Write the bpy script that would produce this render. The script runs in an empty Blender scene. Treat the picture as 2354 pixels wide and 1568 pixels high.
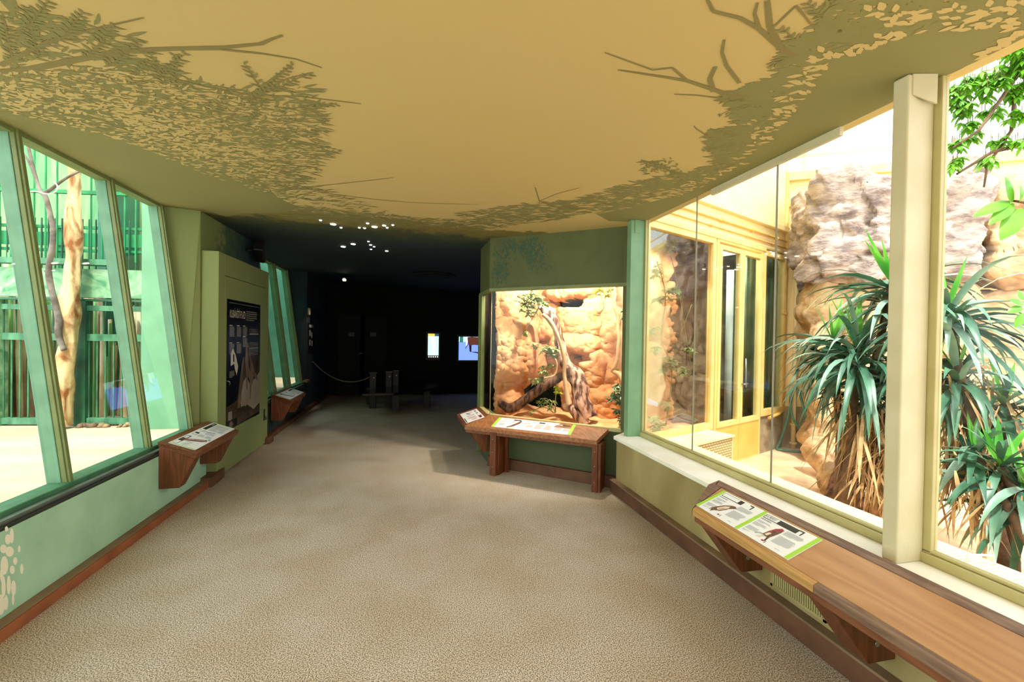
import bpy, math, random
from mathutils import Vector, Matrix, noise
random.seed(7)
S = bpy.context.scene
COL = S.collection
R = math.radians
V = Vector

# ------------------------------------------------------------------ camera
FPX, CXP, CYP = 1000.0, 1177.0, 784.0
PIT, ROL, YAW = R(.6107), R(.9138), R(12.928)
def _mat():
    B = Matrix(((1, 0, 0), (0, 0, -1), (0, 1, 0)))
    c, s = math.cos(YAW), math.sin(YAW); Ry = Matrix(((c, -s, 0), (s, c, 0), (0, 0, 1)))
    c, s = math.cos(PIT), math.sin(PIT); Rp = Matrix(((1, 0, 0), (0, c, -s), (0, s, c)))
    c, s = math.cos(ROL), math.sin(ROL); Rr = Matrix(((c, -s, 0), (s, c, 0), (0, 0, 1)))
    return Rr @ Rp @ B @ Ry
CM = _mat()
EYE = V((0, 0, 1.6))
cam = bpy.data.cameras.new('camera'); camo = bpy.data.objects.new('camera', cam); COL.objects.link(camo)
cam.sensor_width = 36; cam.lens = 36 * FPX / 2354; cam.clip_start = .05; cam.clip_end = 200
Mi = CM.transposed()
rx, ry, rz = Mi @ V((1, 0, 0)), Mi @ V((0, -1, 0)), Mi @ V((0, 0, -1))
camo.matrix_world = Matrix(((rx.x, ry.x, rz.x, 0), (rx.y, ry.y, rz.y, 0), (rx.z, ry.z, rz.z, 1.6), (0, 0, 0, 1)))
S.camera = camo

# ------------------------------------------------------------------ sky, sun, exposure
S.view_settings.view_transform = 'Standard'; S.view_settings.look = 'None'
S.cycles.max_bounces = 8; S.cycles.diffuse_bounces = 4; S.cycles.glossy_bounces = 3; S.cycles.transmission_bounces = 4; S.cycles.transparent_max_bounces = 16
S.cycles.caustics_reflective = False; S.cycles.caustics_refractive = False; S.cycles.sample_clamp_indirect = 6
S.view_settings.gamma = 1; S.view_settings.exposure = .2
w = bpy.data.worlds.new('sky'); S.world = w; w.use_nodes = True
wn = w.node_tree.nodes; wl = w.node_tree.links
bg = wn['Background']; bg.inputs[0].default_value = (.93, .97, 1, 1); bg.inputs[1].default_value = 3.7
def sun_lamp(rot, e, ang, col=(1, .95, .86)):
    l = bpy.data.lights.new('sun', 'SUN'); l.energy = e; l.angle = R(ang); l.color = col
    o = bpy.data.objects.new('sun', l); o.rotation_euler = [R(a) for a in rot]; COL.objects.link(o); return o
sun_lamp((24, 0, -12), 5.0, 4)
def area(name, loc, target, size, e, col=(1, .93, .8), sy=None, spread=180):
    l = bpy.data.lights.new(name, 'AREA'); l.energy = e; l.color = col; l.size = size; l.spread = R(spread)
    if sy: l.shape = 'RECTANGLE'; l.size_y = sy
    o = bpy.data.objects.new(name, l); o.location = loc
    o.rotation_euler = (V(target) - V(loc)).to_track_quat('-Z', 'Y').to_euler(); COL.objects.link(o); return o
def spot(name, loc, target, e, deg, col=(1, .8, .55), rad=.05, blend=.5):
    l = bpy.data.lights.new(name, 'SPOT'); l.energy = e; l.color = col; l.spot_size = R(deg); l.spot_blend = blend; l.shadow_soft_size = rad
    o = bpy.data.objects.new(name, l); o.location = loc
    o.rotation_euler = (V(target) - V(loc)).to_track_quat('-Z', 'Y').to_euler(); COL.objects.link(o); return o
# added fill lights, unseen behind the viewer, to brighten the hall
area('rear_fill_up', (-.9, -2.9, 1.5), (-.6, 1.5, 2.9), 1.6, 22, (1, .90, .74), .5)
area('rear_fill_up', (1.1, -2.9, 1.5), (.8, 1.5, 2.9), 1.6, 22, (1, .90, .74), .5)
area('rear_fill_down', (0, -1.5, 2.7), (0, .5, 0), 1.4, 10, (1, .93, .84), 1.4)
# terrarium lamp above the sand, then spots added to fill the dark rock either side
spot('terrarium_spot', (2.05, 4.95, 2.72), (2.0, 6.0, 1.0), 330, 120, (1, .88, .72), .08)
spot('terrarium_spot', (1.35, 5.25, 2.72), (1.4, 6.3, 1.2), 90, 120, (1, .86, .66), .08)
spot('terrarium_spot', (3.0, 4.75, 2.72), (3.0, 5.6, 1.3), 120, 130, (1, .88, .72), .08)

# ------------------------------------------------------------------ pixel of the photograph -> point of the place
def ray(x, y): return Mi @ V(((x - CXP) / FPX, (y - CYP) / FPX, 1))
def onz(x, y, z=0.): d = ray(x, y); return EYE + d * ((z - 1.6) / d.z)
def onx(x, y, X): d = ray(x, y); return EYE + d * (X / d.x)
def ony(x, y, Y): d = ray(x, y); return EYE + d * (Y / d.y)
def onp(x, y, P, n): d = ray(x, y); return EYE + d * ((V(P) - EYE).dot(V(n)) / d.dot(V(n)))
def atd(x, y, dep): return EYE + ray(x, y) * dep

# ------------------------------------------------------------------ materials
def lin(c):
    if isinstance(c, str): c = [int(c[i:i + 2], 16) for i in (0, 2, 4)]
    return tuple(((v / 255) / 12.92 if v / 255 <= .04045 else ((v / 255 + .055) / 1.055) ** 2.4) for v in c) + (1,)
MATS = {}
def mat(name, c, rough=.6, c2=None, scale=8, amt=.5, stretch=(1, 1, 1), bump=0, bscale=None, detail=4, metal=0, spec=.5, ramp=(.35, .65), dist=0, trans=0):
    m = bpy.data.materials.new(name); m.use_nodes = True; N = m.node_tree.nodes; L = m.node_tree.links
    b = N['Principled BSDF']; b.inputs['Roughness'].default_value = rough; b.inputs['Metallic'].default_value = metal
    b.inputs['Specular IOR Level'].default_value = spec
    b.inputs['Base Color'].default_value = lin(c)
    tc = N.new('ShaderNodeTexCoord'); mp = N.new('ShaderNodeMapping'); mp.inputs['Scale'].default_value = stretch
    L.new(tc.outputs['Object'], mp.inputs[0])
    if c2 is not None:
        n = N.new('ShaderNodeTexNoise'); n.inputs['Scale'].default_value = scale; n.inputs['Detail'].default_value = detail; n.inputs['Distortion'].default_value = dist
        L.new(mp.outputs[0], n.inputs[0])
        r = N.new('ShaderNodeValToRGB'); r.color_ramp.elements[0].position = ramp[0]; r.color_ramp.elements[1].position = ramp[1]
        r.color_ramp.elements[0].color = lin(c2); r.color_ramp.elements[1].color = lin(c)
        L.new(n.outputs[0], r.inputs[0]); L.new(r.outputs[0], b.inputs['Base Color'])
    if bump:
        n2 = N.new('ShaderNodeTexNoise'); n2.inputs['Scale'].default_value = bscale or scale; n2.inputs['Detail'].default_value = 6
        L.new(mp.outputs[0], n2.inputs[0]); bp = N.new('ShaderNodeBump'); bp.inputs['Strength'].default_value = bump; bp.inputs['Distance'].default_value = .02
        L.new(n2.outputs[0], bp.inputs['Height']); L.new(bp.outputs[0], b.inputs['Normal'])
    if trans:
        t = N.new('ShaderNodeBsdfTranslucent'); x = N.new('ShaderNodeMixShader'); x.inputs[0].default_value = trans; o = N['Material Output']
        if c2 is not None: L.new(r.outputs[0], t.inputs[0])
        else: t.inputs[0].default_value = lin(c)
        L.new(b.outputs[0], x.inputs[1]); L.new(t.outputs[0], x.inputs[2]); L.new(x.outputs[0], o.inputs[0])
    MATS[name] = m; return m
def emat(name, c, e):
    m = bpy.data.materials.new(name); m.use_nodes = True; b = m.node_tree.nodes['Principled BSDF']
    b.inputs['Base Color'].default_value = (0, 0, 0, 1); b.inputs['Emission Color'].default_value = lin(c); b.inputs['Emission Strength'].default_value = e
    MATS[name] = m; return m
def glass(name, tint, refl=1.0, ior=1.45):
    m = bpy.data.materials.new(name); m.use_nodes = True; N = m.node_tree.nodes; L = m.node_tree.links
    N.remove(N['Principled BSDF']); o = N['Material Output']
    t = N.new('ShaderNodeBsdfTransparent'); t.inputs[0].default_value = tint
    g = N.new('ShaderNodeBsdfGlossy'); g.inputs['Roughness'].default_value = .02
    f = N.new('ShaderNodeFresnel'); f.inputs[0].default_value = ior
    k = N.new('ShaderNodeMath'); k.operation = 'MULTIPLY'; k.inputs[1].default_value = refl; k.use_clamp = True
    x = N.new('ShaderNodeMixShader'); L.new(f.outputs[0], k.inputs[0]); L.new(k.outputs[0], x.inputs[0]); L.new(t.outputs[0], x.inputs[1]); L.new(g.outputs[0], x.inputs[2])
    L.new(x.outputs[0], o.inputs[0]); MATS[name] = m; return m
def wood(name, c, c2, axis=1, rough=.45, scale=3.0, bands=5):
    m = bpy.data.materials.new(name); m.use_nodes = True; N = m.node_tree.nodes; L = m.node_tree.links; b = N['Principled BSDF']
    b.inputs['Roughness'].default_value = rough
    tc = N.new('ShaderNodeTexCoord'); mp = N.new('ShaderNodeMapping'); s = [scale * 4] * 3; s[axis] = scale * .45
    mp.inputs['Scale'].default_value = s; L.new(tc.outputs['Object'], mp.inputs[0])
    n = N.new('ShaderNodeTexNoise'); n.inputs['Scale'].default_value = .8; n.inputs['Detail'].default_value = 1.5; L.new(mp.outputs[0], n.inputs[0])
    a = N.new('ShaderNodeMath'); a.operation = 'MULTIPLY'; a.inputs[1].default_value = bands * 3; L.new(n.outputs[0], a.inputs[0])
    fr = N.new('ShaderNodeMath'); fr.operation = 'PINGPONG'; fr.inputs[1].default_value = 1; L.new(a.outputs[0], fr.inputs[0])
    n3 = N.new('ShaderNodeTexNoise'); n3.inputs['Scale'].default_value = 9; n3.inputs['Detail'].default_value = 5; L.new(mp.outputs[0], n3.inputs[0])
    mx = N.new('ShaderNodeMix'); mx.data_type = 'FLOAT'; mx.inputs[0].default_value = .55; L.new(fr.outputs[0], mx.inputs[2]); L.new(n3.outputs[0], mx.inputs[3])
    r = N.new('ShaderNodeValToRGB'); r.color_ramp.elements[0].position = .15; r.color_ramp.elements[1].position = .8
    r.color_ramp.elements[0].color = lin(c2); r.color_ramp.elements[1].color = lin(c); L.new(mx.outputs[0], r.inputs[0]); L.new(r.outputs[0], b.inputs['Base Color'])
    MATS[name] = m; return m

# ------------------------------------------------------------------ mesh building
class MB:
    """collects faces in world coordinates; build() links them as one mesh object"""
    def __init__(s): s.v = []; s.f = []; s.m = []; s.sm = []
    def poly(s, pts, mi=0, smooth=False):
        k = len(s.v); s.v += [V(p) for p in pts]; s.f.append(list(range(k, k + len(pts)))); s.m.append(mi); s.sm.append(smooth); return s
    def add(s, vs, fs, mi=0, smooth=False):
        k = len(s.v); s.v += [V(p) for p in vs]
        for f in fs: s.f.append([i + k for i in f]); s.m.append(mi); s.sm.append(smooth)
        return s
    def box(s, a, b, mi=0, M=None):
        x0, y0, z0 = a; x1, y1, z1 = b
        vs = [V(p) for p in ((x0, y0, z0), (x1, y0, z0), (x1, y1, z0), (x0, y1, z0), (x0, y0, z1), (x1, y0, z1), (x1, y1, z1), (x0, y1, z1))]
        if M: vs = [M @ p for p in vs]
        return s.add(vs, [(0, 3, 2, 1), (4, 5, 6, 7), (0, 1, 5, 4), (1, 2, 6, 5), (2, 3, 7, 6), (3, 0, 4, 7)], mi)
    def hexa(s, lo, hi, mi=0):
        """prism between two matching loops"""
        n = len(lo); vs = list(lo) + list(hi)
        fs = [list(range(n))[::-1], list(range(n, 2 * n))] + [(i, (i + 1) % n, n + (i + 1) % n, n + i) for i in range(n)]
        return s.add(vs, fs, mi)
    def prism(s, pts, d, mi=0):
        d = V(d); return s.hexa([V(p) for p in pts], [V(p) + d for p in pts], mi)
    def slab(s, xy, z0, z1, mi=0): return s.hexa([V((x, y, z0)) for x, y in xy], [V((x, y, z1)) for x, y in xy], mi)
    def tube(s, pts, rad, n=8, mi=0, smooth=True, rough=0, rs=8, caps=True):
        pts = [V(p) for p in pts]; k = len(s.v); m = len(pts)
        if not hasattr(rad, '__len__'): rad = [rad] * m
        up = None
        for i, p in enumerate(pts):
            t = (pts[min(i + 1, m - 1)] - pts[max(i - 1, 0)]).normalized()
            if up is None: up = V((0, 0, 1)) if abs(t.z) < .9 else V((1, 0, 0))
            a = t.cross(up).normalized(); b = a.cross(t).normalized(); up = b
            for j in range(n):
                th = 2 * math.pi * j / n; d = a * math.cos(th) + b * math.sin(th); q = p + d * rad[i]
                if rough: q = q + d * rad[i] * rough * (noise.noise(V((math.cos(th) * 2.5, math.sin(th) * 2.5, i * .12 + rs * 3.1))) + .7 * noise.noise(q * rs))
                s.v.append(q)
        for i in range(m - 1):
            for j in range(n):
                s.f.append([k + i * n + j, k + i * n + (j + 1) % n, k + (i + 1) * n + (j + 1) % n, k + (i + 1) * n + j]); s.m.append(mi); s.sm.append(smooth)
        if caps:
            s.f.append([k + j for j in range(n)][::-1]); s.m.append(mi); s.sm.append(False)
            s.f.append([k + (m - 1) * n + j for j in range(n)]); s.m.append(mi); s.sm.append(False)
        return s
    def bar(s, a, b, wv, dv, mi=0):
        """rectangular bar from a to b with half-width vectors wv, dv"""
        a, b, wv, dv = V(a), V(b), V(wv), V(dv)
        return s.hexa([a - wv - dv, a + wv - dv, a + wv + dv, a - wv + dv], [b - wv - dv, b + wv - dv, b + wv + dv, b - wv + dv], mi)
    def leaf(s, p, d, nrm, L, W, mi=0, bend=0, seg=4, tip=.5):
        """lens-shaped leaf starting at p along d"""
        d = V(d).normalized(); a = d.cross(V(nrm)).normalized() if d.cross(V(nrm)).length > 1e-4 else d.orthogonal().normalized(); u = a.cross(d).normalized()
        k = len(s.v)
        for i in range(seg + 1):
            t = i / seg; wd = W * math.sin(math.pi * min(.999, t ** .8 * .97 + .02)) ** .8 * .5
            c = V(p) + d * L * t - u * bend * L * t * t; s.v += [c - a * wd, c + u * wd * .25, c + a * wd]
        for i in range(seg):
            q = k + i * 3
            s.f += [[q, q + 1, q + 4, q + 3], [q + 1, q + 2, q + 5, q + 4]]; s.m += [mi, mi]; s.sm += [True, True]
        return s
    def build(s, name, mats, parent=None, loc=None, bevel=0, **props):
        if not isinstance(mats, (list, tuple)): mats = [mats]
        me = bpy.data.meshes.new(name)
        off = V((0, 0, 0)); p = parent
        while p is not None: off += p.location; p = p.parent
        if parent is None:
            if loc is None:
                mn = [min(v[i] for v in s.v) for i in range(3)]; mx = [max(v[i] for v in s.v) for i in range(3)]
                loc = ((mn[0] + mx[0]) / 2, (mn[1] + mx[1]) / 2, mn[2])
            off = V(loc)
        me.from_pydata([tuple(v - off) for v in s.v], [], s.f)
        for m in mats: me.materials.append(MATS[m] if isinstance(m, str) else m)
        me.polygons.foreach_set('material_index', s.m); me.polygons.foreach_set('use_smooth', s.sm)
        me.update()
        o = bpy.data.objects.new(name, me); COL.objects.link(o)
        if parent is None: o.location = off
        else: o.parent = parent
        if bevel:
            b = o.modifiers.new('bevel', 'BEVEL'); b.width = bevel; b.segments = 2; b.limit_method = 'ANGLE'
        for k_, v_ in props.items(): o[k_] = v_
        return o
def tag(o, label, cat, group=None, kind=None):
    o['label'] = label; o['category'] = cat
    if group: o['group'] = group
    if kind: o['kind'] = kind
    return o
def thing(name, label, cat, loc, group=None):
    o = bpy.data.objects.new(name, None); COL.objects.link(o); o.location = loc; o.empty_display_size = .1; return tag(o, label, cat, group)
def struct(name, loc=None):
    o = bpy.data.objects.new(name, None); COL.objects.link(o); o.location = loc or (0, 0, 0); o['kind'] = 'structure'; return o
def copy_tree(o, parent=None):
    c = o.copy(); COL.objects.link(c); c.parent = parent
    for ch in list(o.children): copy_tree(ch, c)
    return c
def text(s, size, m, O, U, Vv, lift=.001, parent=None, name='lettering', align='LEFT', sx=1.0):
    cu = bpy.data.curves.new('t', 'FONT'); cu.body = s; cu.size = size; cu.align_x = align
    o = bpy.data.objects.new('t', cu); COL.objects.link(o); bpy.context.view_layer.update()
    me = bpy.data.meshes.new_from_object(o.evaluated_get(bpy.context.evaluated_depsgraph_get()))
    bpy.data.objects.remove(o); O, U, Vv = V(O), V(U).normalized(), V(Vv).normalized(); n = U.cross(Vv)
    b = MB(); b.add([O + U * v.co.x * sx + Vv * v.co.y + n * lift for v in me.vertices], [list(p.vertices) for p in me.polygons])
    return b.build(name, m, parent)
class Frame:
    """flat layout on a board: u right, v up, in metres"""
    def __init__(s, O, U, Vv): s.O, s.U, s.V = V(O), V(U).normalized(), V(Vv).normalized(); s.n = s.U.cross(s.V)
    def p(s, u, v, l=0): return s.O + s.U * u + s.V * v + s.n * l
    def rect(s, mb, u0, v0, u1, v1, mi, l=.0012): mb.poly([s.p(u0, v0, l), s.p(u1, v0, l), s.p(u1, v1, l), s.p(u0, v1, l)], mi)
    def shape(s, mb, pts, mi, l=.0016): mb.poly([s.p(u, v, l) for u, v in pts], mi)
    def lines(s, mb, u0, v1, wd, n, mi, step=.0062, h=.0022, l=.0013):
        for i in range(n):
            e = u0 + wd * (1 if i < n - 1 else .55) * random.uniform(.86, 1); s.rect(mb, u0, v1 - i * step - h, e, v1 - i * step, mi, l)
def zc(x): return 2.822 - .0205 * x     # ceiling height

# material set
mat('wall_green', 'b0dab8', .7, '9fc9a6', 3, bump=.05, bscale=90)
mat('pier_green', '858f58', .75, '78834e', 2.5, bump=.05, bscale=70)
mat('wall_cream', 'b8a672', .75, '988552', 2.2, stretch=(1, 1, .35), bump=.08, bscale=60)
mat('header_green', '5e653b', .7, '555c35', 3)
mat('frame_green', '7fa880', .5, '749d76', 6)
mat('mull_green', '7a8650', .5, '6f7c48', 8); mat('mull_teal_daylit', '72a184', .5, '649376', 8)  # mullion olive front, teal side: daylight on one frame put into the colour
mat('rail_green', '4f8561', .45, '437553', 9)
mat('cream_frame', 'bfb47c', .5, 'b3a76e', 6)
mat('cream_post', 'd2c9a6', .55, 'c8be98', 5, bump=.1, bscale=30)
mat('white_sill', 'fdfaee', .5, 'f6f1de', 5)
mat('brick_board', 'a05f3a', .6, '86492b', 5, stretch=(1, 1, 1), bump=.1)
mat('brown_board', '6f4a34', .6, '593827', 5, bump=.1)
mat('board_ledge', '8d7257', .6, '7a6048', 6)
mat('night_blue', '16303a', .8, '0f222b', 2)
mat('black_wall', '060908', .9)
mat('steel', '8f9a94', .35, metal=.8)
mat('dark_metal', '2a2c2a', .5)
wood('walnut', '855030', '5c341c', 1, .42)
wood('walnut_v', '7d4526', '54290f', 2, .42)
wood('oak_top', 'c0905e', 'a87448', 1, .38, 1.3, 9)
wood('worn_edge', '8e7058', '63483a', 1, .55, 5)
wood('light_edge', 'c69a5a', 'a87c42', 1, .5, 5)
wood('table_top', 'ab744a', '825030', 1, .4, 2.2, 6)
glass('pane', (.985, .99, .985, 1), .35, 1.42)
glass('pane_green', (.93, .98, .95, 1), .20, 1.45)
# ================================================================== THE ROOM
def carpet():
    m = mat('carpet', 'b8aa9c', .95); N = m.node_tree.nodes; L = m.node_tree.links; b = N['Principled BSDF']; tc = N['Texture Coordinate']
    def ns(sc, det): n = N.new('ShaderNodeTexNoise'); n.inputs['Scale'].default_value = sc; n.inputs['Detail'].default_value = det; L.new(tc.outputs['Object'], n.inputs[0]); return n
    a = ns(165, 2); r = N.new('ShaderNodeValToRGB'); e = r.color_ramp.elements
    e[0].position = .40; e[0].color = lin('7d6e60'); e[1].position = .60; e[1].color = lin('e8dccb'); k = e.new(.5); k.color = lin('bfb1a1'); L.new(a.outputs[0], r.inputs[0])
    c = ns(2.2, 4); r2 = N.new('ShaderNodeValToRGB'); r2.color_ramp.elements[0].position = .38; r2.color_ramp.elements[0].color = lin('f4efe6'); r2.color_ramp.elements[1].position = .6; r2.color_ramp.elements[1].color = (1, 1, 1, 1); L.new(c.outputs[0], r2.inputs[0])
    x = N.new('ShaderNodeMix'); x.data_type = 'RGBA'; x.blend_type = 'MULTIPLY'; x.inputs[0].default_value = 1; L.new(r.outputs[0], x.inputs[6]); L.new(r2.outputs[0], x.inputs[7]); L.new(x.outputs[2], b.inputs['Base Color'])
    bp = N.new('ShaderNodeBump'); bp.inputs['Strength'].default_value = .22; bp.inputs['Distance'].default_value = .005; L.new(a.outputs[0], bp.inputs['Height']); L.new(bp.outputs[0], b.inputs['Normal'])
    b.inputs['Specular IOR Level'].default_value = .1
carpet()
MB().slab([(-2.35, -5), (2.2, -5), (2.2, 6.9), (4.1, 6.9), (4.1, 12.1), (-2.35, 12.1)], -.12, 0).build('floor', 'carpet', loc=(0, 0, 0), kind='structure')

# ceiling with its painted evening sky: sand yellow near, night blue in the far hall
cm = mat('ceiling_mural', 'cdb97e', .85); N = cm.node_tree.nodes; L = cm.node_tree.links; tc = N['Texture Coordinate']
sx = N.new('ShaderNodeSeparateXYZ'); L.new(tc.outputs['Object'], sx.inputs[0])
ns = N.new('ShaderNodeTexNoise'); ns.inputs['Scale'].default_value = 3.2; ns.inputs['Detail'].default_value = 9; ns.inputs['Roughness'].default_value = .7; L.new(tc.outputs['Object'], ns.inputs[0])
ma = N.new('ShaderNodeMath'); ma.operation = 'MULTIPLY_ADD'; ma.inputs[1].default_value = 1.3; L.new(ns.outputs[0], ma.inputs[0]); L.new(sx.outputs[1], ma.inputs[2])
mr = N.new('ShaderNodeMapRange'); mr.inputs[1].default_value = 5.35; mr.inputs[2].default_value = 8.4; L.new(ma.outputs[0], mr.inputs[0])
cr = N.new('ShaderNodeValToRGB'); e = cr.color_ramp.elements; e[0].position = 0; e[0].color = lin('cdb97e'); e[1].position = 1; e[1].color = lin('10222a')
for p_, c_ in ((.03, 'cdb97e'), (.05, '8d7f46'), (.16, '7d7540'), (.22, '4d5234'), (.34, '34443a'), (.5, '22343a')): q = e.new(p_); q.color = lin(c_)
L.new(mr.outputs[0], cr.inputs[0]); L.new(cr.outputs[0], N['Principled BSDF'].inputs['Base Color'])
mat('leaf_olive', '8c8a58', .85); mat('twig_olive', '8c8252', .85); mat('gap_sand', 'cdb97e', .85)
mat('leaf_dark', '7a7a44', .85); mat('leaf_teal', '3f5a44', .8)
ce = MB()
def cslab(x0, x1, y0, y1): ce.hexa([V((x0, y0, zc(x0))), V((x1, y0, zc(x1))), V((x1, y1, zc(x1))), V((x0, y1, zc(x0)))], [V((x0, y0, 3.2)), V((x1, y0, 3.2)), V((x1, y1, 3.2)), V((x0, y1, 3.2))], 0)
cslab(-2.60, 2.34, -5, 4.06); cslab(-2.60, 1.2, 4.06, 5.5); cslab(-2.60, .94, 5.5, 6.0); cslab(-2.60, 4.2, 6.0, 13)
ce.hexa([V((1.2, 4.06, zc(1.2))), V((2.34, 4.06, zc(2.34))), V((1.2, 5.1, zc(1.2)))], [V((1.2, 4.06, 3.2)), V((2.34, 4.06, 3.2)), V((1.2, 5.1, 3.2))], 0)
# --- mural painted on it
def cp(px, py, l=.001):
    d = ray(px, py); t = (2.822 - 1.6) / (d.z + .0205 * d.x); p = EYE + d * t; p.z = zc(p.x) - l; return p
def inpoly(x, y, P):
    r = False; j = len(P) - 1
    for i in range(len(P)):
        if (P[i][1] > y) != (P[j][1] > y) and x < (P[j][0] - P[i][0]) * (y - P[i][1]) / (P[j][1] - P[i][1]) + P[i][0]: r = not r
        j = i
    return r
def ceil_ok(p): return -2.52 < p.x < 2.28 and -1 < p.y < 6.2 and not (p.x > .9 and p.y > 4.05 + (2.2 - p.x) * .86)
def painted_leaf(p, ang, Lg, W, mi, l):
    if not ceil_ok(p): return
    d = V((math.cos(ang), math.sin(ang))); a = V((-d.y, d.x)); pts = []; jit = random.random() * .0004
    for t, wd in ((0, 0), (.25, .8), (.5, 1), (.8, .55), (1, 0), (.8, -.5), (.5, -.9), (.25, -.75)):
        q = V((p.x, p.y)) + d * Lg * t + a * W * .5 * wd; pts.append((q.x, q.y, zc(q.x) - l - jit))
    ce.poly(pts, mi)
def painted_twig(px, w0, w1, mi=2, l=.0022):
    P = [cp(x, y, l) for x, y in px]; n = len(P)
    for i in range(n - 1):
        a, b = P[i], P[i + 1]; d = (b - a); s_ = V((-d.y, d.x, 0)).normalized()
        wa = w0 + (w1 - w0) * i / (n - 1); wb = w0 + (w1 - w0) * (i + 1) / (n - 1); q = [a - s_ * wa, b - s_ * wb, b + s_ * wb, a + s_ * wa]
        jit = random.random() * .0006
        if all(ceil_ok(v) for v in q): ce.poly([(v.x, v.y, zc(v.x) - l - jit) for v in q], mi)
def flat(px, mi, l):
    P = [cp(x, y, l) for x, y in px]; P = [V((min(max(p.x, -2.53), 2.27), p.y, 0)) for p in P]
    from mathutils.geometry import tessellate_polygon
    for t in tessellate_polygon([P]): ce.poly([(P[i].x, P[i].y, zc(P[i].x) - l) for i in t], mi)
LS = [(-60, 190), (20, 205), (90, 200), (160, 225), (260, 235), (340, 262), (420, 285), (480, 320), (540, 330), (590, 362), (620, 395), (610, 425), (640, 455), (690, 478), (640, 490), (560, 490), (520, 498), (463, 480), (363, 472), (0, 279), (-60, 245)]
RS = [(2420, 10), (2300, 20), (2200, 12), (2120, 30), (2030, 30), (1960, 60), (1895, 105), (1860, 140), (1830, 190), (1800, 225), (1775, 270), (1730, 310), (1710, 360), (1650, 392), (1590, 440), (1530, 455), (1450, 478), (1370, 492), (1400, 508), (1460, 510), (1493, 505), (1650, 432), (1800, 360), (2058, 245), (2180, 185), (2420, 75)]
flat(LS, 1, .0010); flat(RS, 1, .0010)
# dense leafing around the solid olive: (pixel polygon, leaves, preferred pixel direction, size, paint)
def scatter(P, n, ang, spread, L0, L1, wr, mi, l):
    xs = [p[0] for p in P]; ys = [p[1] for p in P]
    for _ in range(n):
        for _t in range(30):
            x, y = random.uniform(min(xs), max(xs)), random.uniform(min(ys), max(ys))
            if inpoly(x, y, P): break
        p = cp(x, y); q = cp(x + 30 * math.cos(R(ang)), y - 12 * math.sin(R(ang)))
        a = math.atan2(q.y - p.y, q.x - p.x) + random.gauss(0, spread); Lg = random.uniform(L0, L1); painted_leaf(p, a, Lg, Lg * wr, mi, l)
scatter([(0, 5), (130, 40), (270, 60), (330, 140), (250, 180), (0, 150)], 230, 20, .5, .06, .14, .14, 1, .0016)
scatter([(0, 150), (150, 165), (340, 130), (450, 190), (600, 210), (700, 190), (740, 260), (760, 300), (700, 320), (640, 350), (450, 350), (0, 240)], 1050, 8, .5, .04, .12, .15, 1, .0016)
scatter([(0, 170), (300, 190), (520, 260), (650, 300), (740, 350), (650, 440), (540, 420), (400, 350), (200, 290), (0, 270)], 800, 0, .5, .05, .11, .2, 1, .0018)
scatter([(560, 300), (680, 290), (760, 350), (720, 400), (640, 470), (580, 440)], 420, 0, .5, .04, .11, .16, 1, .0018)
scatter([(560, 420), (680, 400), (760, 440), (900, 490), (780, 500), (620, 480)], 280, 0, .4, .05, .12, .17, 1, .0018)
scatter([(640, 470), (760, 480), (960, 500), (1100, 505), (1100, 530), (900, 515), (640, 500)], 500, 0, .4, .06, .13, .25, 1, .0018)
scatter([(0, 195), (90, 205), (260, 240), (420, 300), (560, 350), (620, 400), (640, 450), (560, 430), (440, 390), (300, 330), (150, 290), (0, 255)], 620, 0, .5, .03, .07, .35, 3, .0024)
scatter([(200, 215), (420, 270), (600, 350), (650, 420), (500, 400), (300, 300)], 420, 0, .5, .03, .08, .3, 3, .0024)
scatter([(1830, 130), (1900, 40), (1920, -20), (2100, -20), (2354, -20), (2354, 60), (2200, 50), (2080, 70), (1980, 90), (1900, 140)], 700, 160, .6, .03, .075, .35, 1, .0016)
scatter([(1850, 80), (1900, 140), (1880, 180), (1830, 240), (1780, 290), (1740, 340), (1660, 380), (1650, 330), (1700, 290), (1690, 230), (1740, 190), (1800, 180), (1820, 110)], 700, 170, .5, .04, .09, .3, 1, .0016)
scatter([(1660, 215), (1760, 195), (1800, 240), (1740, 280), (1690, 250)], 160, 175, .5, .04, .08, .3, 1, .0017)
scatter([(1640, 300), (1740, 290), (1740, 350), (1660, 400), (1600, 430), (1480, 430), (1560, 410), (1640, 380)], 500, 175, .5, .04, .1, .25, 1, .0017)
scatter([(1475, 370), (1550, 365), (1570, 400), (1480, 400)], 60, 160, .8, .03, .08, .3, 1, .0017)
scatter([(1300, 470), (1420, 430), (1560, 400), (1650, 395), (1600, 440), (1450, 480), (1320, 495)], 600, 178, .4, .05, .12, .25, 1, .0017)
scatter([(1060, 490), (1200, 470), (1330, 460), (1330, 500), (1100, 530)], 500, 178, .4, .06, .13, .25, 1, .0017)
scatter([(1880, 140), (2060, 70), (2120, 60), (2080, 90), (1960, 130)], 30, 160, .5, .03, .06, .5, 3, .0024)
scatter([(1990, 20), (2354, 10), (2354, 70), (2060, 70)], 70, 160, .5, .03, .06, .45, 3, .0024)
scatter([(2260, 130), (2354, 70), (2354, 110), (2280, 140)], 26, 160, .5, .03, .07, .6, 3, .0024)
scatter([(1710, 370), (1740, 310), (1790, 240), (1850, 160), (1900, 110), (1910, 150), (1860, 220), (1800, 300), (1760, 350)], 80, 175, .5, .03, .07, .4, 3, .0024)
scatter([(1500, 450), (1700, 380), (1740, 370), (1560, 455)], 60, 175, .5, .03, .07, .4, 3, .0024)
scatter([(0, 165), (250, 150), (460, 200), (640, 240), (740, 290), (720, 370), (640, 440), (560, 340), (400, 280), (200, 220), (0, 215)], 700, 0, .5, .025, .06, .3, 3, .0026)
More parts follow.
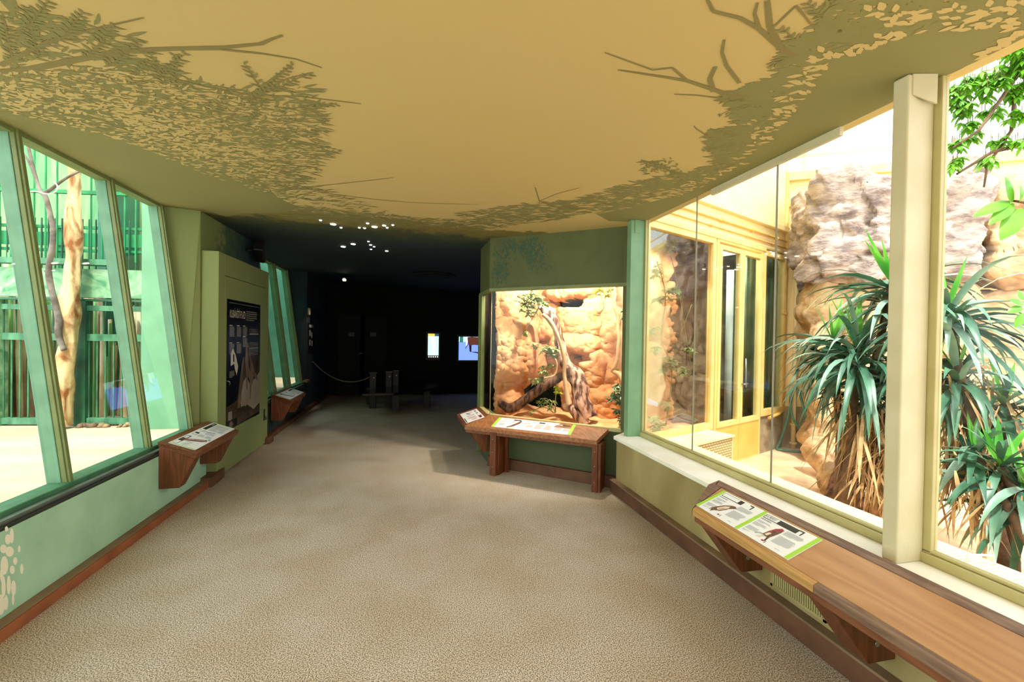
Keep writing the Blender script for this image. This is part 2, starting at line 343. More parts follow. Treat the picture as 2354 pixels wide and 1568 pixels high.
def sprig(x0, y0, x1, y1, n, L0=.06, gap=.035, mi=1):
    a, c = cp(x0, y0), cp(x1, y1); d = (c - a); ln = d.length; n = max(n, int(ln / gap)); an = math.atan2(d.y, d.x); painted_twig([(x0 + (x1 - x0) * t / 6, y0 + (y1 - y0) * t / 6 + 3 * math.sin(t)) for t in range(7)], .005, .002)
    for i in range(n + 1):
        t = i / n; p = a + d * t
        for sg in (-1, 1):
            if random.random() < .85: painted_leaf(p, an + sg * random.uniform(.5, .9), L0 * random.uniform(.7, 1.2) * (1 - .4 * t), L0 * .24, mi, .0030)
for q in ((560, 245, 672, 150), (600, 215, 720, 168), (620, 250, 770, 240), (630, 275, 745, 275), (640, 300, 720, 300), (650, 320, 775, 345), (600, 200, 560, 145), (380, 190, 345, 125), (410, 200, 400, 128), (370, 170, 425, 125), (200, 130, 262, 62), (140, 90, 190, 30), (60, 60, 110, 5), (250, 150, 320, 95), (480, 260, 540, 205), (640, 370, 735, 390), (640, 395, 720, 410), (560, 300, 610, 230), (690, 455, 760, 462), (30, 140, 5, 30), (90, 130, 60, 20), (640, 425, 745, 437), (300, 190, 340, 140)): sprig(*q, 5)
for q in ((1720, 225, 1650, 232), (1725, 240, 1660, 262), (1810, 130, 1770, 150), (1830, 90, 1800, 68), (1890, 40, 1860, 10), (1900, 20, 1925, -10), (1700, 310, 1640, 300), (1690, 330, 1620, 345), (1560, 400, 1500, 372), (1520, 385, 1480, 372), (1420, 470, 1360, 462), (1330, 480, 1290, 470)): sprig(*q, 4, .05, .03)
for pts, a, b in (([(0, 165), (60, 160), (170, 138), (260, 120), (350, 113), (440, 110), (520, 108), (600, 100), (622, 90), (650, 80)], .02, .005),
                  ([(350, 113), (500, 112), (600, 122), (680, 135), (740, 155)], .008, .003), ([(0, 150), (60, 120), (110, 95), (200, 70), (330, 40)], .012, .003),
                  ([(300, 165), (420, 185), (480, 200), (580, 218), (700, 222), (830, 238)], .008, .003), ([(500, 380), (508, 300), (505, 260)], .008, .004),
                  ([(520, 280), (560, 230), (620, 185), (672, 148)], .009, .003), ([(560, 245), (620, 200), (660, 180), (720, 165)], .006, .002),
                  ([(640, 440), (700, 430), (800, 420), (905, 408)], .006, .003), ([(640, 460), (720, 440), (860, 458), (960, 466), (1100, 470)], .006, .003),
                  ([(200, 155), (230, 170), (210, 200)], .007, .004), ([(580, 420), (620, 385), (640, 372)], .007, .003), ([(630, 480), (690, 455), (730, 435)], .006, .003),
                  ([(1830, 130), (1795, 110), (1770, 60), (1764, 0)], .015, .009), ([(1795, 110), (1745, 65), (1700, 40), (1640, 25), (1625, -5)], .011, .005),
                  ([(1745, 65), (1735, 30), (1742, 5)], .008, .004), ([(1780, 60), (1830, 12), (1865, 55), (1885, 60)], .005, .003),
                  ([(1720, 225), (1660, 212), (1580, 185), (1500, 172), (1420, 160)], .016, .004), ([(1580, 185), (1545, 155), (1500, 160), (1390, 120)], .007, .003),
                  ([(1640, 210), (1632, 180), (1645, 152)], .012, .009), ([(1700, 190), (1670, 150), (1660, 120), (1665, 90)], .009, .005),
                  ([(1680, 228), (1600, 218), (1550, 216)], .005, .003), ([(1660, 320), (1620, 308), (1600, 295), (1595, 288)], .006, .003),
                  ([(1540, 385), (1500, 375)], .006, .003), ([(1290, 480), (1240, 462), (1230, 430)], .006, .004), ([(1240, 462), (1280, 445), (1330, 432)], .004, .003),
                  ([(905, 500), (760, 492), (700, 470)], .006, .004)):
    painted_twig(pts, a, b)
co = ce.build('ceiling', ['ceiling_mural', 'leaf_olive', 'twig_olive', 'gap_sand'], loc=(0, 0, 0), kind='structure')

# --- left side
mat('mural_cream', 'f4f0d4', .7)
b = MB().box((-2.36, -5, -.1), (-2.09, 5.15, .53))
for px, py, rx_, ry_ in ((18, 1240, 7, 12), (27, 1232, 5, 18), (8, 1262, 8, 10), (22, 1268, 10, 12), (35, 1290, 5, 9), (10, 1300, 9, 22), (28, 1310, 6, 10), (50, 1308, 4, 12), (20, 1345, 5, 22), (8, 1350, 5, 26), (31, 1352, 6, 18), (2, 1390, 9, 24), (13, 1385, 6, 18), (30, 1378, 3, 14), (44, 1262, 3, 8), (15, 1216, 4, 6), (4, 1322, 4, 18)):
    q = [onx(px + rx_ * math.cos(a * .524), py + ry_ * math.sin(a * .524), -2.0885 + .0001 * (px % 5)) for a in range(12)]; b.poly(q, 1)
b.build('wall_left', ['wall_green', 'mural_cream'], loc=(0, 0, 0), kind='structure')
b = MB(); b.slab([(-2.09, -5), (-2.014, -5), (-2.014, 5.02), (-2.09, 5.02)], 0, .066, 0); b.slab([(-2.09, -5), (-2.02, -5), (-2.02, 5.02), (-2.09, 5.02)], .066, .073, 1)
b.slab([(-2.19, 5.02), (-1.985, 5.02), (-1.985, 5.2), (-2.0, 5.38), (-2.19, 5.38)], 0, .1, 2); b.slab([(-2.16, 6.82), (-1.97, 6.82), (-1.97, 7.02), (-2.16, 7.02)], 0, .1, 2)
b.slab([(-2.13, 7.02), (-2.05, 7.02), (-2.05, 12.0), (-2.13, 12.0)], 0, .075, 2)
b.build('baseboard_left', ['brick_board', 'board_ledge', 'brown_board'], bevel=.004, kind='structure')
BX, TX, ZB, ZT = -2.24, -2.535, .60, 2.872
def slope_x(z): return BX + (TX - BX) * (z - ZB) / (ZT - ZB)
nv = V((1, 0, (BX - TX) / (ZT - ZB))).normalized()          # normal of the leaning glass, into the room
dv = V((TX - BX, 0, ZT - ZB)).normalized()
def lean_window(name, ys, frame_m, extra_first=True):
    w_ = struct(name, (BX, ys[0], ZB)); y0, y1 = ys[0], ys[-1]
    for y in ys:
        A, B_ = V((BX, y, ZB - .02)), V((TX, y, ZT)) + dv * .02
        m = MB(); m.bar(A - nv * .02, B_ - nv * .02, V((0, .026, 0)), nv * .04, 1); m.bar(A + nv * .035, B_ + nv * .035, V((0, .022, 0)), nv * .014, 0)
        m.bar(A + nv * .056, B_ + nv * .056, V((0, .014, 0)), nv * .008, 0); m.build('mullion', [frame_m, 'mull_teal_daylit'], w_, bevel=.003)
    m = MB(); m.box((-2.30, y0, .53), (-2.165, y1, .598), 0); m.build('bottom_rail', 'rail_green', w_, bevel=.01)
    m = MB(); m.box((-2.165, y0, .545), (-2.118, y1, .57), 0); m.box((-2.12, y0, .525), (-2.095, y1, .545), 1); m.build('drain_profile', ['steel', 'dark_metal'], w_)
    m = MB(); m.bar(V((TX, y0, ZT - .012)), V((TX, y1, ZT - .012)), V((.05, 0, 0)), V((0, 0, .014)), 0); m.build('top_rail', frame_m, w_)
    for a, c in zip(ys[:-1], ys[1:]):
        m = MB(); m.bar(V(((BX + TX) / 2, a + .024, (ZB + ZT) / 2)), V(((BX + TX) / 2, c - .024, (ZB + ZT) / 2)), nv * .004, dv * ((ZT - ZB) / 2 / dv.z), 0); m.build('glass_pane', 'pane_green', w_)
    return w_
lean_window('window_1', [-4.6, -3.7, -2.8, -1.9, -1.0, -.12, .78, 1.67, 2.56, 3.44, 4.34, 5.09], 'mull_green')
# pier between the two leaning windows, and the far dark wall
def pier(y0, y1, m_, xi, name='wall_left'):
    b = MB(); pf = [(-2.30, 0), (xi, 0), (xi, zc(xi)), (-2.60, zc(-2.6)), (-2.60, 2.6), (-2.30, .55)]
    lo = [V((x, y0, z)) for x, z in pf]; hi = [V((x, y1, z)) for x, z in pf]; b.hexa(lo, hi, 0); return b.build(name, m_, loc=(0, 0, 0), kind='structure')
b = MB(); lo = [V((-2.30, 5.115, 0)), V((-2.19, 5.22, 0)), V((-2.19, 5.22, zc(-2.19))), V((-2.60, 5.115, zc(-2.6))), V((-2.29, 5.115, .6))]
b.hexa(lo, [V((p.x, 7.03, p.z)) for p in lo], 0)
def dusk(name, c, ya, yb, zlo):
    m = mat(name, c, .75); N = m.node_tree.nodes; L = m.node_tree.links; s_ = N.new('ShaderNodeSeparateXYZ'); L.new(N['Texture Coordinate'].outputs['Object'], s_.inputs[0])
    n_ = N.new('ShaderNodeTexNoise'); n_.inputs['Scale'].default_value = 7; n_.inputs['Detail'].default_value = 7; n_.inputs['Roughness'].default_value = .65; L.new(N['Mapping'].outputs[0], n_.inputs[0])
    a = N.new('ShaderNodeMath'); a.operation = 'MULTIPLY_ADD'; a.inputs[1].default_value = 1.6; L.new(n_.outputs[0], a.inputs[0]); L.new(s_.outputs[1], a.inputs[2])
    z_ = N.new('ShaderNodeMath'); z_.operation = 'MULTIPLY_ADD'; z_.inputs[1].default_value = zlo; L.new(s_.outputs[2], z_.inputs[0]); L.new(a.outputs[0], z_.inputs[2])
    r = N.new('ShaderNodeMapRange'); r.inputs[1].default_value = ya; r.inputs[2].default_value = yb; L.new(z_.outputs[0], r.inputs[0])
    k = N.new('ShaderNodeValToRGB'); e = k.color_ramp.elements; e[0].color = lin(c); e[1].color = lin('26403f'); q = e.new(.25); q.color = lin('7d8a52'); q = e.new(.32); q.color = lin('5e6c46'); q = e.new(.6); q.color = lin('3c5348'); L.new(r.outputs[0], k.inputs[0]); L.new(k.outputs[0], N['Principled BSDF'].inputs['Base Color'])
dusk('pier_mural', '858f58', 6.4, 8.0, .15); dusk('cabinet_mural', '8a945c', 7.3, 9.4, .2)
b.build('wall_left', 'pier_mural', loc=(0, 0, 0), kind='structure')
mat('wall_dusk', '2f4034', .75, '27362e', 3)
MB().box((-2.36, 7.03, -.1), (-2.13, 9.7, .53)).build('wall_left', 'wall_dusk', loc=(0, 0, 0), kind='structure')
lean_window('window_2', [7.05, 7.9, 8.78, 9.62], 'mull_green')
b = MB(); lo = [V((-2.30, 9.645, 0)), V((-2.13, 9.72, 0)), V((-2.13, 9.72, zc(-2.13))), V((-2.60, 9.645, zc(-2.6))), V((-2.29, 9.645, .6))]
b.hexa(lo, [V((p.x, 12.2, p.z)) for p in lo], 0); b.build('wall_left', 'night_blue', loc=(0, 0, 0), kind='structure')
b = MB(); b.slab([(-2.15, 9.5), (-2.06, 9.5), (-2.06, 9.78), (-2.15, 9.78)], .6, .64); b.build('trim_1', 'worn_edge', kind='structure')
MB().box((-2.6, 12.0, -.1), (4.2, 12.2, 3)).build('wall_back', 'black_wall', loc=(0, 0, 0), kind='structure')
MB().box((4.0, 5.9, -.1), (4.2, 12.0, 3)).build('wall_right', 'black_wall', loc=(0, 0, 0), kind='structure')

# --- right side: low wall, sill, ledge boards, glazing
b = MB(); b.box((2.08, -5, -.1), (2.34, 4.14, .585), 0); b.build('wall_right', 'wall_cream', loc=(0, 0, 0), kind='structure')
b = MB(); b.slab([(1.975, -5), (2.30, -5), (2.30, 4.14), (2.16, 4.14), (1.975, 4.0)], .587, .62); b.build('trim_2', 'white_sill', bevel=.004, kind='structure')
b = MB(); b.slab([(2.03, -5), (2.08, -5), (2.08, 4.2), (2.03, 4.16)], 0, .125, 0); b.slab([(2.015, -5), (2.08, -5), (2.08, 4.2), (2.015, 4.15)], .125, .14, 1); b.build('baseboard_right', ['brown_board', 'board_ledge'], bevel=.004, kind='structure')
w3 = struct('window_3', (2.28, 0, .62)); zt = zc(2.28)
b = MB(); b.box((2.235, -5, .62), (2.29, 4.1, .665)); b.box((2.25, -5, .665), (2.285, 4.1, .68)); b.build('bottom_rail', 'cream_frame', w3, bevel=.006)
for y in (-3.55, -1.05, 1.48):
    b = MB(); b.box((2.10, y, .62), (2.25, y + .065, zt), 0); b.build('post', 'cream_post', w3, bevel=.006)
    b = MB(); b.box((2.25, y - .03, .66), (2.29, y + .075, zt), 0); b.build('stile', 'cream_frame', w3, bevel=.003)
    b = MB(); b.hexa([V((2.12, y - .004, zt)), V((2.22, y - .03, zt)), V((2.22, y - .03, zt - .13)), V((2.12, y - .004, zt - .09))], [V((2.12, y + .001, zt)), V((2.22, y - .024, zt)), V((2.22, y - .024, zt - .13)), V((2.12, y + .001, zt - .09))], 0); b.build('gusset_plate', 'cream_post', w3)
b = MB(); b.box((2.10, 3.95, .62), (2.25, 4.03, zt), 0); b.build('post', 'frame_green', w3, bevel=.004)
b = MB(); b.box((2.25, 3.93, .66), (2.285, 4.05, zt), 0); b.build('stile', 'cream_frame', w3)
b = MB(); b.box((2.14, 3.944, zt - .13), (2.20, 3.95, zt), 0); b.build('gusset_plate', 'frame_green', w3)
for a, c in ((-3.48, -1.08), (-.97, 1.45), (1.56, 2.352), (2.358, 3.162), (3.168, 3.93)):
    b = MB(); b.box((2.268, a, .68), (2.276, c, zt), 0); b.build('glass_pane', 'pane', w3)
mat('joint_seal', '9a9478', .5)
for y in (2.355, 3.165):
    b = MB(); b.box((2.267, y - .003, .68), (2.277, y + .003, zt), 0); b.build('joint', 'joint_seal', w3)
b = MB(); b.bar(V((2.272, 1.93, zt - .02)), V((2.272, 2.98, zt - .02)), V((.012, 0, 0)), V((0, 0, .028)), 0); b.build('water_channel', 'cream_post', w3)
# rear wall, behind the viewer, with a door opening
b = MB(); b.box((-2.6, -5.2, -.1), (2.34, -5, 3.2)); b.build('wall_rear', 'wall_cream', loc=(0, 0, 0), kind='structure')
# ================================================================== FURNITURE OF THE HALL
mat('sign_white', 'f2f2f0', .35); mat('sign_lime', 'a4dc3a', .4); mat('sign_black', '161616', .4); mat('sign_grey', 'a9adb2', .5); mat('sign_text', '9aa0a6', .5)
mat('sign_brown', '8a5f4c', .5, '4a302a', 60); mat('sign_pink', 'd9b3ab', .5, 'a98078', 60); mat('sign_red', 'c2304a', .5, '7d2236', 70); mat('sign_cream', 'e6d6b8', .5)
SM = ['sign_white', 'sign_lime', 'sign_black', 'sign_grey', 'sign_text', 'sign_brown', 'sign_pink', 'sign_red', 'sign_cream']
def board_body(F, Lg, Wd, parent=None, th=.004, name='board'):
    b = MB(); P = [F.p(0, 0), F.p(Lg, 0), F.p(Lg, Wd), F.p(0, Wd)]; b.prism(P, F.n * th * -1 + V((0, 0, 0)), 0); return b
# ---- left lectern (copied once, further down the hall)
def lectern(name, label, y0, y1, group=None):
    t = thing(name, label, 'lectern', (-2.088, y0, .25), group)
    sl = .36; xb, xf = -2.088, -1.785; zb, zf = .660, .660 - .36 * .303
    up = V((xb - xf, 0, zb - zf)).normalized(); n = V((up.z, 0, -up.x)) if up.x < 0 else up; n = V((-up.z * -1, 0, -up.x)).normalized()
    A = [V((xb, y0, zb)), V((xf, y0, zf)), V((xf, y1, zf)), V((xb, y1, zb))]
    b = MB(); th = .05
    lo = [A[0] + V((0, .03, -th)), A[1] + V((-.02, .012, -th)), A[2] + V((-.02, -.012, -th)), A[3] + V((0, -.03, -th))]; b.hexa(lo, A, 0); b.build('board', 'walnut', t, bevel=.004)
    for y in (y0 + .03, y1 - .16):
        b = MB(); pf = [(xb, zb - th), (xf - .03, zf - .045), (xf - .15, .25), (xb, .25)]
        b.prism([V((x, y, z)) for x, z in pf], (0, .11, 0), 0); b.build('bracket', 'walnut_v', t, bevel=.003)
    return t
def info_sign(name, label, O, U, Vv, Lg, Wd, layout, group=None):
    F = Frame(O, U, Vv); b = MB(); b.prism([F.p(0, 0, -.001), F.p(Lg, 0, -.001), F.p(Lg, Wd, -.001), F.p(0, Wd, -.001)], F.n * .004, 0)
    F.O = F.O + F.n * .003; F.t = []
    layout(F, b, None); o_ = b.build(name, SM); tag(o_, label, 'sign', group)
    for s_, sz_, m_, u, v, x_ in F.t: text(s_, sz_, m_, F.p(u, v, .003), F.U, F.V, 0, o_, sx=x_)
    return o_
def head(F, b, u0, v0, u1, h, w_):
    F.rect(b, u0, v0, u1, v0 + h, 2, .0008); F.rect(b, u0 + .004, v0 + .0035, u0 + w_, v0 + h - .003, 0, .0014)
def lem(F, b, parent):
    L_, W_ = .87, .215
    F.rect(b, 0, 0, .013, W_, 1); F.rect(b, L_ - .012, 0, L_, W_, 1)
    head(F, b, .03, .165, .30, .038, .09); F.rect(b, .21, .172, .285, .198, 0, .0016)
    head(F, b, .36, .16, .45, .036, .05); head(F, b, .53, .165, .845, .036, .055)
    F.rect(b, .76, .174, .81, .192, 3, .0015)
    F.shape(b, [(.14, .19), (.18, .195), (.26, .10), (.30, .035), (.27, .02), (.22, .05), (.17, .12)], 5); F.shape(b, [(.17, .17), (.20, .16), (.27, .06), (.285, .03), (.25, .05), (.2, .12)], 6, .002)
    F.shape(b, [(.49, .19), (.52, .16), (.54, .10), (.55, .06), (.53, .06), (.515, .12)], 3)
    for u in (.035, .075, .12): F.lines(b, u, .13, .03, 8, 3)
    for u, v, n_ in ((.34, .14, 8), (.34, .08, 9), (.44, .12, 13), (.58, .15, 12), (.66, .15, 20), (.74, .15, 20), (.58, .07, 9)): F.lines(b, u, v, .075, n_, 3)
    F.lines(b, .62, .02, .08, 1, 3); F.rect(b, .30, .012, .335, .03, 4)
lect = lectern('lectern', 'walnut wall lectern under the leaning green window, left foreground', 4.235, 5.165)
ang = math.atan(.36); Vl = V((-math.cos(ang), 0, math.sin(ang)))
info_sign('info_sign', 'long white lemur sign with lime ends on the nearest left lectern', V((-1.825, 4.285, .5655 + .002)), (0, 1, 0), Vl, .87, .215, lem)
def lect2():
    def cp_(o, dy, label):
        c = copy_tree(o); c.location = o.location + V((0, dy, 0)); c['label'] = label; return c
    cp_(lect, 3.02, 'dim walnut wall lectern beyond the poster cabinet')
    s_ = [o for o in COL.objects if o.name == 'info_sign'][0]; cp_(s_, 3.02, 'bluish sign on the lectern beyond the poster cabinet')
lect2()

# ---- cabinet with poster
cab = thing('poster_cabinet', 'tall olive green wall cabinet with a flush door and black poster', 'cabinet', (-2.1, 6.05, .08))
b = MB(); x0, x1 = -2.188, -2.023
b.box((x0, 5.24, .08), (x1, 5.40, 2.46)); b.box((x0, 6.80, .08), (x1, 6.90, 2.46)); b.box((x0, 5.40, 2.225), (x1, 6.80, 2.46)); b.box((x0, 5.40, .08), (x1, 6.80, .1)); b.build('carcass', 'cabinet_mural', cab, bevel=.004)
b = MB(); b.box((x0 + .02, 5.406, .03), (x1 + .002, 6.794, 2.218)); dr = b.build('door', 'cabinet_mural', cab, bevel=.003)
b = MB(); b.tube([V((x1 + .002, 5.455, 1.05)), V((x1 + .03, 5.455, 1.045)), V((x1 + .035, 5.47, 1.02)), V((x1 + .02, 5.48, 1.0))], .006, 6); b.build('hook', 'steel', dr)
b = MB(); b.box((x1, 6.72, .36), (x1 + .012, 6.75, .52)); b.tube([V((x1 + .012, 6.735, .42)), V((x1 + .03, 6.735, .40)), V((x1 + .03, 6.735, .37))], .008, 6); b.build('latch', 'dark_metal', dr)
mat('poster_black', '0e0d0d', .3, spec=.3); mat('poster_brown', '5b4a3c', .2, '2a221c', 9, stretch=(1, 1, .25)); mat('poster_fur', '8a7661', .2, '5f5040', 16, stretch=(1, 1, .3)); mat('poster_snow', 'a89c8c', .2, '9a8d7c', 7); mat('poster_text', '8f897d', .25); mat('poster_title', 'd8d0b8', .3)
PM = ['poster_black', 'poster_brown', 'poster_fur', 'poster_snow', 'poster_text', 'poster_title']
F = Frame((x1 + .004, 5.45, .49), (0, 1, 0), (0, 0, 1)); PW, PH = 1.08, 1.48
b = MB(); b.prism([F.p(0, 0, -.004), F.p(PW, 0, -.004), F.p(PW, PH, -.004), F.p(0, PH, -.004)], F.n * .008, 0)
po = b.build('poster', PM, cab); F.O += F.n * .004; b = MB(); R_ = lambda *a: F.rect(b, *a)
SH = lambda pts, mi, l=.001: F.shape(b, pts, mi, l)
SH([(.50, .80), (.62, .86), (1.08, .82), (1.08, .04), (.0, .0), (0, .26), (.30, .30), (.40, .62)], 1, .0006)
SH([(.40, .28), (.48, .50), (.58, .55), (.72, .45), (.95, .52), (1.08, .58), (1.08, .16), (.86, .10), (.62, .20), (.44, .16)], 3, .0010)
SH([(.30, .18), (.40, .60), (.46, .80), (.50, .78), (.46, .55), (.40, .2)], 2, .0013)
SH([(.56, .94), (.60, 1.0), (.66, .93), (.72, .80), (.86, .62), (1.0, .50), (.98, .46), (.84, .54), (.80, .44), (.76, .44), (.74, .26), (.71, .24), (.70, .50), (.64, .55), (.62, .38), (.58, .40), (.58, .58), (.54, .78)], 2, .0018)
SH([(.60, .92), (.64, .82), (.66, .68), (.72, .60), (.70, .78), (.66, .90)], 1, .0022)
SH([(.10, .86), (.16, .92), (.24, .84), (.32, .70), (.28, .60), (.22, .68), (.20, .74), (.10, .72)], 5, .0015); SH([(.165, .86), (.20, .84), (.20, .76), (.17, .76)], 0, .002)
for k in range(4): R_(.04 + k * .13, .10, .15 + k * .13, .20, 1 if k else 4, .0026)
R_(.0, .0, .30, .10, 0, .0012); SH([(.03, .02), (.12, .10), (.2, .04), (.12, .0)], 2, .0016)
for i in range(5): R_(.56, 1.36 - i * .026, .94 - (i == 4) * .1, 1.372 - i * .026, 4, .0012)
for u, v in ((.06, 1.18), (.27, 1.18), (.46, 1.18), (.06, .98), (.27, .98), (.46, 1.05)):
    R_(u, v, u + .08, v + .008, 5, .0012)
    for i in range(9): R_(u, v - .018 - i * .013, u + random.uniform(.12, .15), v - .0105 - i * .013, 4, .0012)
for v in (1.08, .90): R_(.68, v, 1.0, v + .008, 5, .0024)
for v in (1.14, .97, .88):
    for i in range(4):
        for u in range(8): R_(.68 + u * .04, v - i * .022, .70 + u * .04 + random.uniform(0, .012), v + .01 - i * .022, 4, .0024)
F.lines(b, .06, .66, .16, 6, 4, .013, .006)
R_(.03, 1.44, 1.05, 1.445, 4, .0012)
b.build('print', PM, po)
text('KUBÁNŠTÍ PLAZI', .125, 'poster_title', F.p(.06, 1.275, .002), F.U, F.V, 0, po, sx=.50)

# ---- speaker over the cabinet
mat('speaker_black', '14110f', .5)
sp = thing('loudspeaker', 'small black loudspeaker on the wall above the cabinet', 'loudspeaker', (-2.12, 6.65, 2.66))
b = MB(); c = V((-2.03, 6.55, 2.70)); M = Matrix.Translation(c) @ Matrix.Rotation(R(-22), 4, 'X') @ Matrix.Rotation(R(12), 4, 'Z')
b.box((-.07, -.17, -.085), (.06, .17, .085), 0, M); b.build('housing', 'speaker_black', sp, bevel=.02)
b = MB(); b.box((.06, -.15, -.07), (.066, .15, .07), 0, M); b.build('grille', 'dark_metal', sp)
b = MB(); b.tube([c + V((-.04, 0, .03)), V((-2.15, 6.5, 2.70)), V((-2.19, 6.5, 2.70))], .014, 8); b.build('wall_bracket', 'dark_metal', sp)

# ---- narrow sign and its lamp on the far wall face
mat('lamp_shell', 'b8aa88', .5)
F = Frame((-2.126, 9.80, 1.20), (0, 1, 0), (0, 0, 1)); b = MB(); b.prism([F.p(0, 0), F.p(.55, 0), F.p(.55, .62), F.p(0, .62)], F.n * .01, 2); F.O += F.n * .01
ws_ = b; ws_l = ( 'black framed notice on the dark wall past the second leaning window', 'sign')
F.rect(b, .08, .52, .5, .58, 3)
for u, v in ((.1, .34), (.28, .30), (.1, .14), (.3, .12)): F.rect(b, u, v, u + .12, v + .12, 4)
tag(b.build('wall_sign', SM), *ws_l)
b = MB(); b.box((-2.126, 9.76, 1.98), (-2.09, 9.86, 2.12)); wl_ = b.build('wall_lamp', 'lamp_shell', bevel=.006); tag(wl_, 'small cream box lamp above the dark wall notice', 'lamp')
spot('notice_spot', (-1.72, 9.75, 2.55), (-2.13, 9.86, 1.5), 26, 36, (1, .75, .5), .03)
b = MB(); b.box((-2.126, 9.80, .92), (-2.11, 9.86, 1.0)); o = b.build('wall_socket', 'dark_metal', bevel=.004); tag(o, 'small dark socket below the narrow wall notice', 'socket')

# ---- star lamps in the painted night sky
mat('lamp_ring', 'cfc8a8', .4)
emat('star_glow', 'fff4d0', 14); emat('star_blue', 'dfe6ff', 12)
SL = [(737, 505, .012, 1), (766, 514, .03, 0), (784, 522, .012, 1), (845, 512, .014, 1), (861, 520, .03, 0), (883, 517, .018, 0), (890, 522, .012, 1), (903, 516, .012, 1), (838, 523, .013, 1), (826, 522, .012, 0), (789, 566, .03, 0), (812, 560, .028, 0), (847, 554, .012, 1), (852, 562, .016, 0), (860, 566, .013, 1), (853, 572, .013, 1), (889, 576, .02, 0)]
SN = ['leftmost', 'second from the left, front row', 'third from the left, front row', 'topmost bluish', 'big oval, right of centre', 'small oval near the right end', 'pinpoint under the right end', 'rightmost', 'pinpoint in the middle', 'faint one left of the middle', 'leftmost of the rear row', 'second of the rear row', 'front one of the rear row', 'flat one in the rear row', 'right pinpoint of the rear row', 'rearmost pinpoint', 'right end of the rear row']
for (px, py, r_, kd), lb in zip(SL, SN):
    p = cp(px, py, 0); b = MB(); b.tube([p, p - V((0, 0, .006))], r_ + .006, 14); t = b.build('star_lamp', 'lamp_ring')
    tag(t, 'tiny ceiling star light, ' + lb, 'ceiling light', 'star lights in the dark painted ceiling')
    b = MB(); b.tube([p - V((0, 0, .004)), p - V((0, 0, .012))], r_, 14); b.build('lens', 'star_blue' if kd else 'star_glow', t)
p = cp(797, 631, 0); t = thing('ceiling_spot', 'lone lit spotlight on the black ceiling of the far hall', 'ceiling light', p)
b = MB(); b.tube([p, p - V((0, 0, .08))], .012, 8); b.tube([p - V((0, 0, .07)), p + V((-.03, -.10, -.13))], [.045, .055], 12); b.build('housing', 'dark_metal', t)
b = MB(); b.tube([p + V((-.03, -.10, -.13)), p + V((-.031, -.104, -.134))], .036, 12); b.build('lens', 'star_glow', t)
b = MB(); c = cp(1000, 631, 0); b.tube([c, c - V((0, 0, .03))], .42, 24); b.tube([c - V((0, 0, .03)), c - V((0, 0, .045))], .30, 24); o = b.build('ceiling_vent', 'black_wall'); tag(o, 'round dark vent on the far black ceiling', 'vent')

# ---- far hall: screens, bollards, bench, rope, doors
emat('scr_blue', '6f8cff', 1.6); emat('scr_sky', 'bfe2e6', 1.3); emat('scr_white', 'f2f6e8', 1.5); emat('scr_yellow', 'e8c24a', 1.3); emat('scr_slate', '33506a', 1); emat('scr_brown', '6a3a2c', .9); emat('scr_dark', '3a1c16', .6); emat('scr_teal', '2f7f74', 1.0)
def scr(name, label, y, x0, z0, x1, z1, fn, brd=.03):
    t = thing(name, label, 'screen', ((x0 + x1) / 2, y, z0)); b = MB(); b.box((x0 - brd, y, z0 - brd), (x1 + brd, y + .06, z1 + brd)); b.build('housing', 'speaker_black', t, bevel=.004)
    F = Frame((x0, y - .001, z0), (1, 0, 0), (0, 0, 1)); ms = ['scr_blue', 'scr_sky', 'scr_white', 'scr_yellow', 'scr_slate', 'scr_brown', 'scr_dark', 'scr_teal']
    b = MB(); fn(F, b, x1 - x0, z1 - z0); b.build('display', ms, t)
def f1(F, b, W, H):
    F.rect(b, 0, .12 * H, W, .90 * H, 1, 0); F.rect(b, 0, .90 * H, W * .62, H, 3, 0); F.rect(b, W * .62, .90 * H, W, H, 4, 0)
    F.shape(b, [(W * .30, .85 * H), (W * .5, .88 * H), (W * .62, .70 * H), (W * .72, .5 * H), (W * .70, .18 * H), (W * .6, .18 * H), (W * .58, .42 * H), (W * .5, .18 * H), (W * .38, .18 * H), (W * .42, .5 * H), (W * .32, .66 * H)], 2, .002)
    for k in range(5): F.rect(b, (k + .3) * W / 5, .04 * H, (k + .8) * W / 5, .09 * H, 2, .002)
def f2(F, b, W, H):
    F.rect(b, 0, 0, W, H, 0, 0); F.rect(b, 0, .78 * H, W, H, 1, .001); F.rect(b, .02 * W, .76 * H, .1 * W, H, 7, .002); F.rect(b, .28 * W * .6, .62 * H, .2 * W, H, 2, .002)
    s_ = lambda pts, m_: F.shape(b, [(u * W, v * H) for u, v in pts], m_, .004)
    s_([(.20, .98), (.30, 1.0), (.62, .97), (.72, .80), (.66, .62), (.48, .64), (.36, .66), (.24, .62)], 5)
    s_([(.24, .70), (.30, .66), (.30, .36), (.26, .36), (.25, .50)], 6); s_([(.52, .66), (.60, .64), (.56, .40), (.62, .30), (.58, .28), (.52, .42)], 5)
    s_([(.20, .98), (.22, .72), (.15, .50), (.165, .49), (.235, .70)], 6); s_([(.26, .36), (.44, .30), (.60, .14), (.66, .16), (.60, .30), (.42, .36)], 6)
    s_([(.62, .95), (.80, .99), (.86, .82), (.78, .74), (.68, .78)], 6)
YS = 11.93
pa, pb = ony(984, 767, YS), ony(1008, 824, YS); scr('touch_screen', 'lit upright touch screen on the black back wall', YS, pa.x, pb.z, pb.x, pa.z, f1, .05)
pa, pb = ony(1055, 774, YS), ony(1055, 828, YS); scr('television', 'wide blue television showing a brown animal, back wall', YS, pa.x, pb.z, pa.x + 1.16, pa.z, f2, .05)
mat('door_dark', '080b0d', .8); mat('door_notice', '4a5056', .6)
